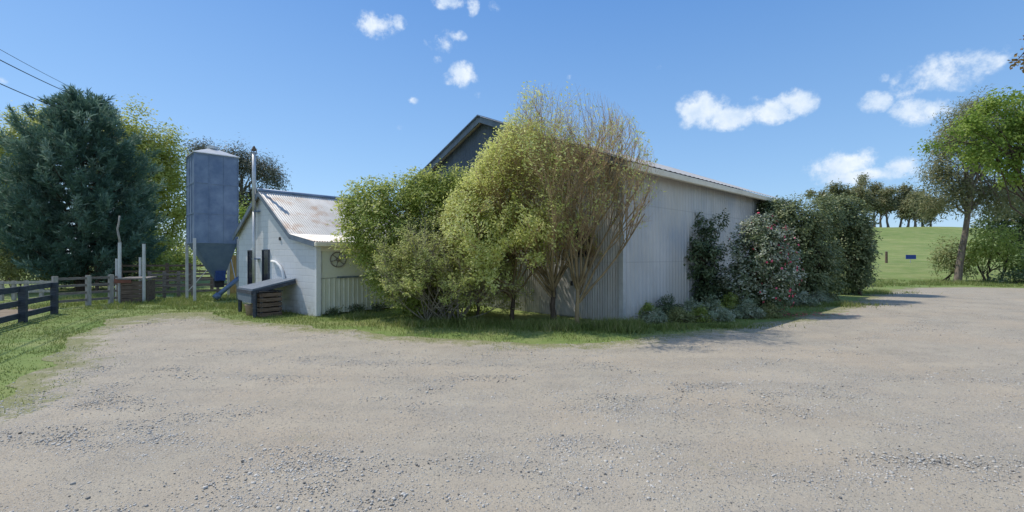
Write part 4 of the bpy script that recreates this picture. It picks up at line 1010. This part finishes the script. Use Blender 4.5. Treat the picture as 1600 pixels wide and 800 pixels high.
broad_tree('hedge_shrub', 'tall clipped dark shrub at the gravel end of the row', gx(1334, 21.7),
           [E(1328, 345, 21.7, 32, 36, 40), E(1332, 390, 21.7, 32, 46, 44), E(1334, 425, 21.7, 28, 32, 40), E(1308, 335, 21.6, 22, 28, 30), E(1312, 400, 21.6, 20, 60, 34), E(1350, 375, 21.7, 16, 44, 30)], 950, 28, .13, (.14, .06), M['hedge'], 62, .09, 'bark', 24, cat='shrub', shell=.3, stems=4, extra=(M['hedge_sunlit'], 240, 10, .13, (.12, .05), .1))
# low bed plants
bed = [(1022, 496, 11, 'silver', ''), (1060, 495, 12, 'olive', ''), (1092, 494, 12, 'mid_green', ''), (1200, 488, 11, 'olive', ''), (1005, 488, 14, 'mid_green', 'leafy green'), (1040, 484, 18, 'shrub_dark', 'dark green'), (1075, 486, 16, 'silver', 'silver grey'), (1108, 487, 20, 'silver', 'silver'), (1140, 480, 17, 'mid_green', 'grass green'), (1165, 486, 15, 'silver', 'grey leaved'), (1252, 470, 12, 'silver', 'pale silver'), (1278, 466, 11, 'silver', 'small silver')]
bl = ['small silver plant at the grass edge near the shed corner', 'olive low plant at the grass edge below the dark green one', 'low green plant at the grass edge between two silver ones', 'olive low plant at the grass edge under the red blooms',
      'leafy green groundcover plant nearest the shed corner', 'dark green low plant at the foot of the grey wall', 'silver grey low plant in the bed left of the dark shrub', 'widest silver low plant below the dark shrub',
      'green low plant between the dark shrub and the camellia', 'grey leaved low plant at the left foot of the camellia', 'pale silver low plant just behind the camellia', 'smallest silver low plant at the foot of the tall hedge']
for i, (px, py, r_, mt, _) in enumerate(bed):
    c = gnd(px, py + r_ * .75); Y = c.y; k = 1.
    broad_tree('low_plant', bl[i], c, [E(px, py, Y, r_ * 1.5, r_ * .7, r_ * 1.1), E(px - r_ * 1.0, py + r_ * .3, Y, r_ * .8, r_ * .45), E(px + r_ * 1.1, py + r_ * .2, Y, r_ * .9, r_ * .5), E(px + r_ * .2, py - r_ * .7, Y, r_ * .7, r_ * .5)], 120, 34, .05, (.065, .024), M[mt], 70 + i, .012, 'bark', 10, cat='plant', shell=.5, stems=3, group='low plants in the bed along the shed wall')
# dark weeds at the foot of the pale green front
for i, (px, r_) in enumerate(((515, 7), (552, 9), (585, 8))):
    t_, p, z = on_kf(px, 490, .22); broad_tree('weed', ['small dark weed at the foot of the white shed corner', 'larger dark weed below the round ornament', 'dark weed beside the leafy bush by the shed front'][i], Vector((p.x, p.y, 0)), [(p.x, p.y, .12, r_ * p.y / F * 1.3, .2, .16)], 22, 20, .05, (.08, .03), M['shrub_dark'], 90 + i, .01, 'bark', 6, cat='weed')

# ---- right-hand paddock: post, sign, trees
def post_and_sign():
    Y = 46.; q = gx(1385, Y); z = hz(q.x, Y); b = MB(); b.tube([q + Vector((0, 0, z - .1)), q + Vector((0, 0, z + 1.12))], [.12, .11], 8)
    root = thing('fence_post', 'single dark fence post standing in the green paddock', 'post', q + Vector((0, 0, z)))
    b.build('post_shaft', M['timber_brown'], root); b = MB(); b.tube([q + Vector((0, 0, z + 1.12)), q + Vector((0, 0, z + 1.16))], [.11, .05], 8); b.build('post_cap', M['timber_grey'], root)
    q = gx(1423, Y); z = hz(q.x, Y); zc = H + (400 - 401.5) / F * Y
    root = thing('paddock_sign', 'small blue rectangular sign on a thin stake in the paddock', 'sign', q + Vector((0, 0, z)))
    b = MB(); b.tube([q + Vector((0, .03, z - .1)), q + Vector((0, .03, zc + .1))], .03, 6); b.build('stake', M['steel_leg'], root)
    b = MB(); b.box(q + Vector((0, -.02, zc)), 1.0, .04, .42); b.build('board', M['blue'], root)
post_and_sign()

tp = [at(1496, 442, 31.7), at(1499, 415, 31.7), at(1504, 385, 31.7), at(1508, 365, 31.7), at(1512, 335, 31.7), at(1516, 300, 31.8), at(1520, 255, 31.8), at(1522, 215, 32)]
broad_tree('gum_tree', 'gum tree with a bare forked trunk on the paddock edge', gx(1496, 31.7), [E(1472, 268, 31.7, 34, 38), E(1500, 200, 32, 36, 40), E(1530, 172, 32.5, 34, 26), E(1455, 320, 31.7, 28, 26), E(1545, 230, 32, 40, 50), E(1545, 300, 32, 40, 40), E(1500, 300, 31.7, 30, 34), E(1575, 190, 33, 34, 34), E(1480, 225, 32, 24, 28), E(1580, 300, 33, 36, 40)],
           720, 46, .36, (.21, .06), M['gum'], 81, .23, 'bark_grey', 40, droop=.8, shell=.6, trunk_pts=[Vector((p.x, p.y, p.z)) for p in tp])
broad_tree('leafy_tree', 'bright green leafy tree reaching in from the right edge', gx(1668, 25), [E(1560, 212, 25, 34, 22), E(1595, 185, 25, 44, 36), E(1530, 205, 25, 36, 24), E(1600, 235, 25, 44, 32), E(1508, 190, 25.2, 22, 15), E(1650, 200, 25, 60, 60), E(1570, 255, 25, 36, 14), E(1488, 212, 25.2, 18, 10), E(1458, 229, 25.3, 18, 6), E(1545, 168, 25.3, 24, 16), E(1530, 245, 25, 26, 16), E(1590, 275, 25, 30, 16), E(1500, 235, 25.1, 16, 8), E(1580, 150, 25.4, 30, 14)], 330, 52, .22, (.155, .105), M['bright_green'], 82, .13, 'bark', 40, shell=.55)
broad_tree('shrub', 'dark shady shrub mass behind the bright green tree', gx(1600, 36), [E(1590, 320, 36, 46, 36), E(1560, 345, 36, 36, 26), E(1625, 340, 36, 50, 60), E(1580, 380, 36, 30, 30)], 260, 24, .4, (.26, .15), M['shrub_dark'], 83, .12, 'bark', 20, cat='shrub')
broad_tree('shrub', 'open branched green shrub right of the gum trunk', gx(1550, 31.5), [E(1545, 375, 31.5, 36, 32), E(1575, 385, 31.5, 32, 30), E(1528, 395, 31.5, 24, 24), E(1590, 415, 31, 26, 18)], 190, 22, .26, (.2, .085), M['mid_green'], 84, .14, 'bark', 22, cat='shrub', stems=3)
broad_tree('shrub', 'low olive shrub left of the gum trunk', gx(1482, 32.5), [E(1484, 395, 32.5, 22, 26), E(1475, 410, 32.5, 18, 18), E(1512, 412, 32.5, 24, 20)], 120, 22, .24, (.19, .075), M['olive'], 85, .07, 'bark', 14, cat='shrub', stems=3)
broad_tree('shrub', 'deep green low shrub at the bottom right paddock edge', gx(1586, 30.5), [E(1590, 430, 30.2, 28, 12), E(1555, 437, 30.5, 16, 5), E(1620, 420, 30.2, 30, 24)], 90, 20, .2, (.16, .08), M['shrub_dark'], 86, .05, 'bark', 10, cat='shrub', stems=3)
# trees along the paddock crest
crest = [(1298, 322, 16, 12, 'lowest bushy gum on the crest behind the hedge top'), (1350, 316, 16, 16, 'mid height gum on the crest between the round topped one and the tallest'), (1376, 310, 15, 26, 'slender tall gum just right of the tallest crest gum'), (1418, 326, 18, 14, 'squat gum on the crest under the low white cloud'), (1441, 314, 14, 22, 'upright gum on the crest touching the forked gum crown'),
         (1286, 312, 14, 17, 'spindly gum at the left end of the paddock crest'), (1310, 304, 15, 22, 'small gum on the crest just right of the hedge top'), (1338, 300, 17, 26, 'round topped gum on the paddock crest'), (1366, 300, 20, 28, 'tallest dense gum on the paddock crest'),
         (1388, 318, 12, 20, 'thin gum with sky showing below its crown'), (1406, 312, 15, 24, 'lopsided gum on the crest past the thin one'), (1430, 318, 14, 22, 'gum on the crest left of the forked gum tree'), (1454, 326, 14, 18, 'low gum on the crest half behind the forked gum')]
for i, (px, py, rx, rz, lab) in enumerate(crest):
    Y = 104 + (i * 37 % 11); q = gx(px, Y); r_ = np.random.default_rng(200 + i)
    ells = [E(px + r_.normal(0, rx * .3), py, Y, rx * .55, rz * .4)] + [E(px + r_.normal(0, rx * .62), py + r_.normal(0, rz * .5), Y, rx * r_.uniform(.22, .5), rz * r_.uniform(.14, .34)) for _ in range(8)]
    broad_tree('gum_tree', lab, q, ells, 120, 22, .55, (.6, .22), M['gum'], 300 + i, .28, 'bark_grey', 14, group='gum trees along the paddock crest', droop=.5, shell=.6)
# twig of a tree out of frame, top right
base = Vector((17.8, 12.6, 0)); root = thing('roadside_tree', 'tree beyond the frame whose russet leafy twig hangs into the top right corner', 'tree', base)
b = MB(); b.tube([base + Vector((0, 0, -.05)), base + Vector((-.1, 0, 2)), base + Vector((-.3, -.05, 5)), base + Vector((-.5, -.1, 8)), at(1790, -60, 12.4)], [.26, .21, .17, .12, .09], 9); b.build('trunk', M['bark'], root, True)
b = MB(); b.tube([at(1790, -60, 12.4), at(1700, 20, 12.2), at(1640, 60, 12.1), at(1600, 82, 12), at(1588, 96, 12)], [.09, .05, .03, .014, .006], 6, False); b.tube([at(1640, 60, 12.1), at(1610, 70, 12), at(1594, 78, 12)], [.02, .01, .004], 5, False); b.build('branch', M['bark'], root)
rng = np.random.default_rng(99); M['russet'] = mat_leaf('russet_leaves', (.16, .12, .03), (.30, .17, .05), (.22, .25, .05), .4)
c = np.array([at(px, py, 12) for px, py in ((1588, 96), (1594, 104), (1584, 98), (1598, 88), (1600, 100), (1596, 72), (1602, 60), (1606, 110), (1612, 90), (1625, 70), (1630, 95), (1650, 60))]); k = np.repeat(np.arange(len(c)), 9)
v, f = leaf_quads(c[k] + rng.normal(0, .07, (len(k), 3)), .10, .06, None, rng, .3); meshobj('leaves', v, f, M['russet'], root, tint=rng.random(len(v)))
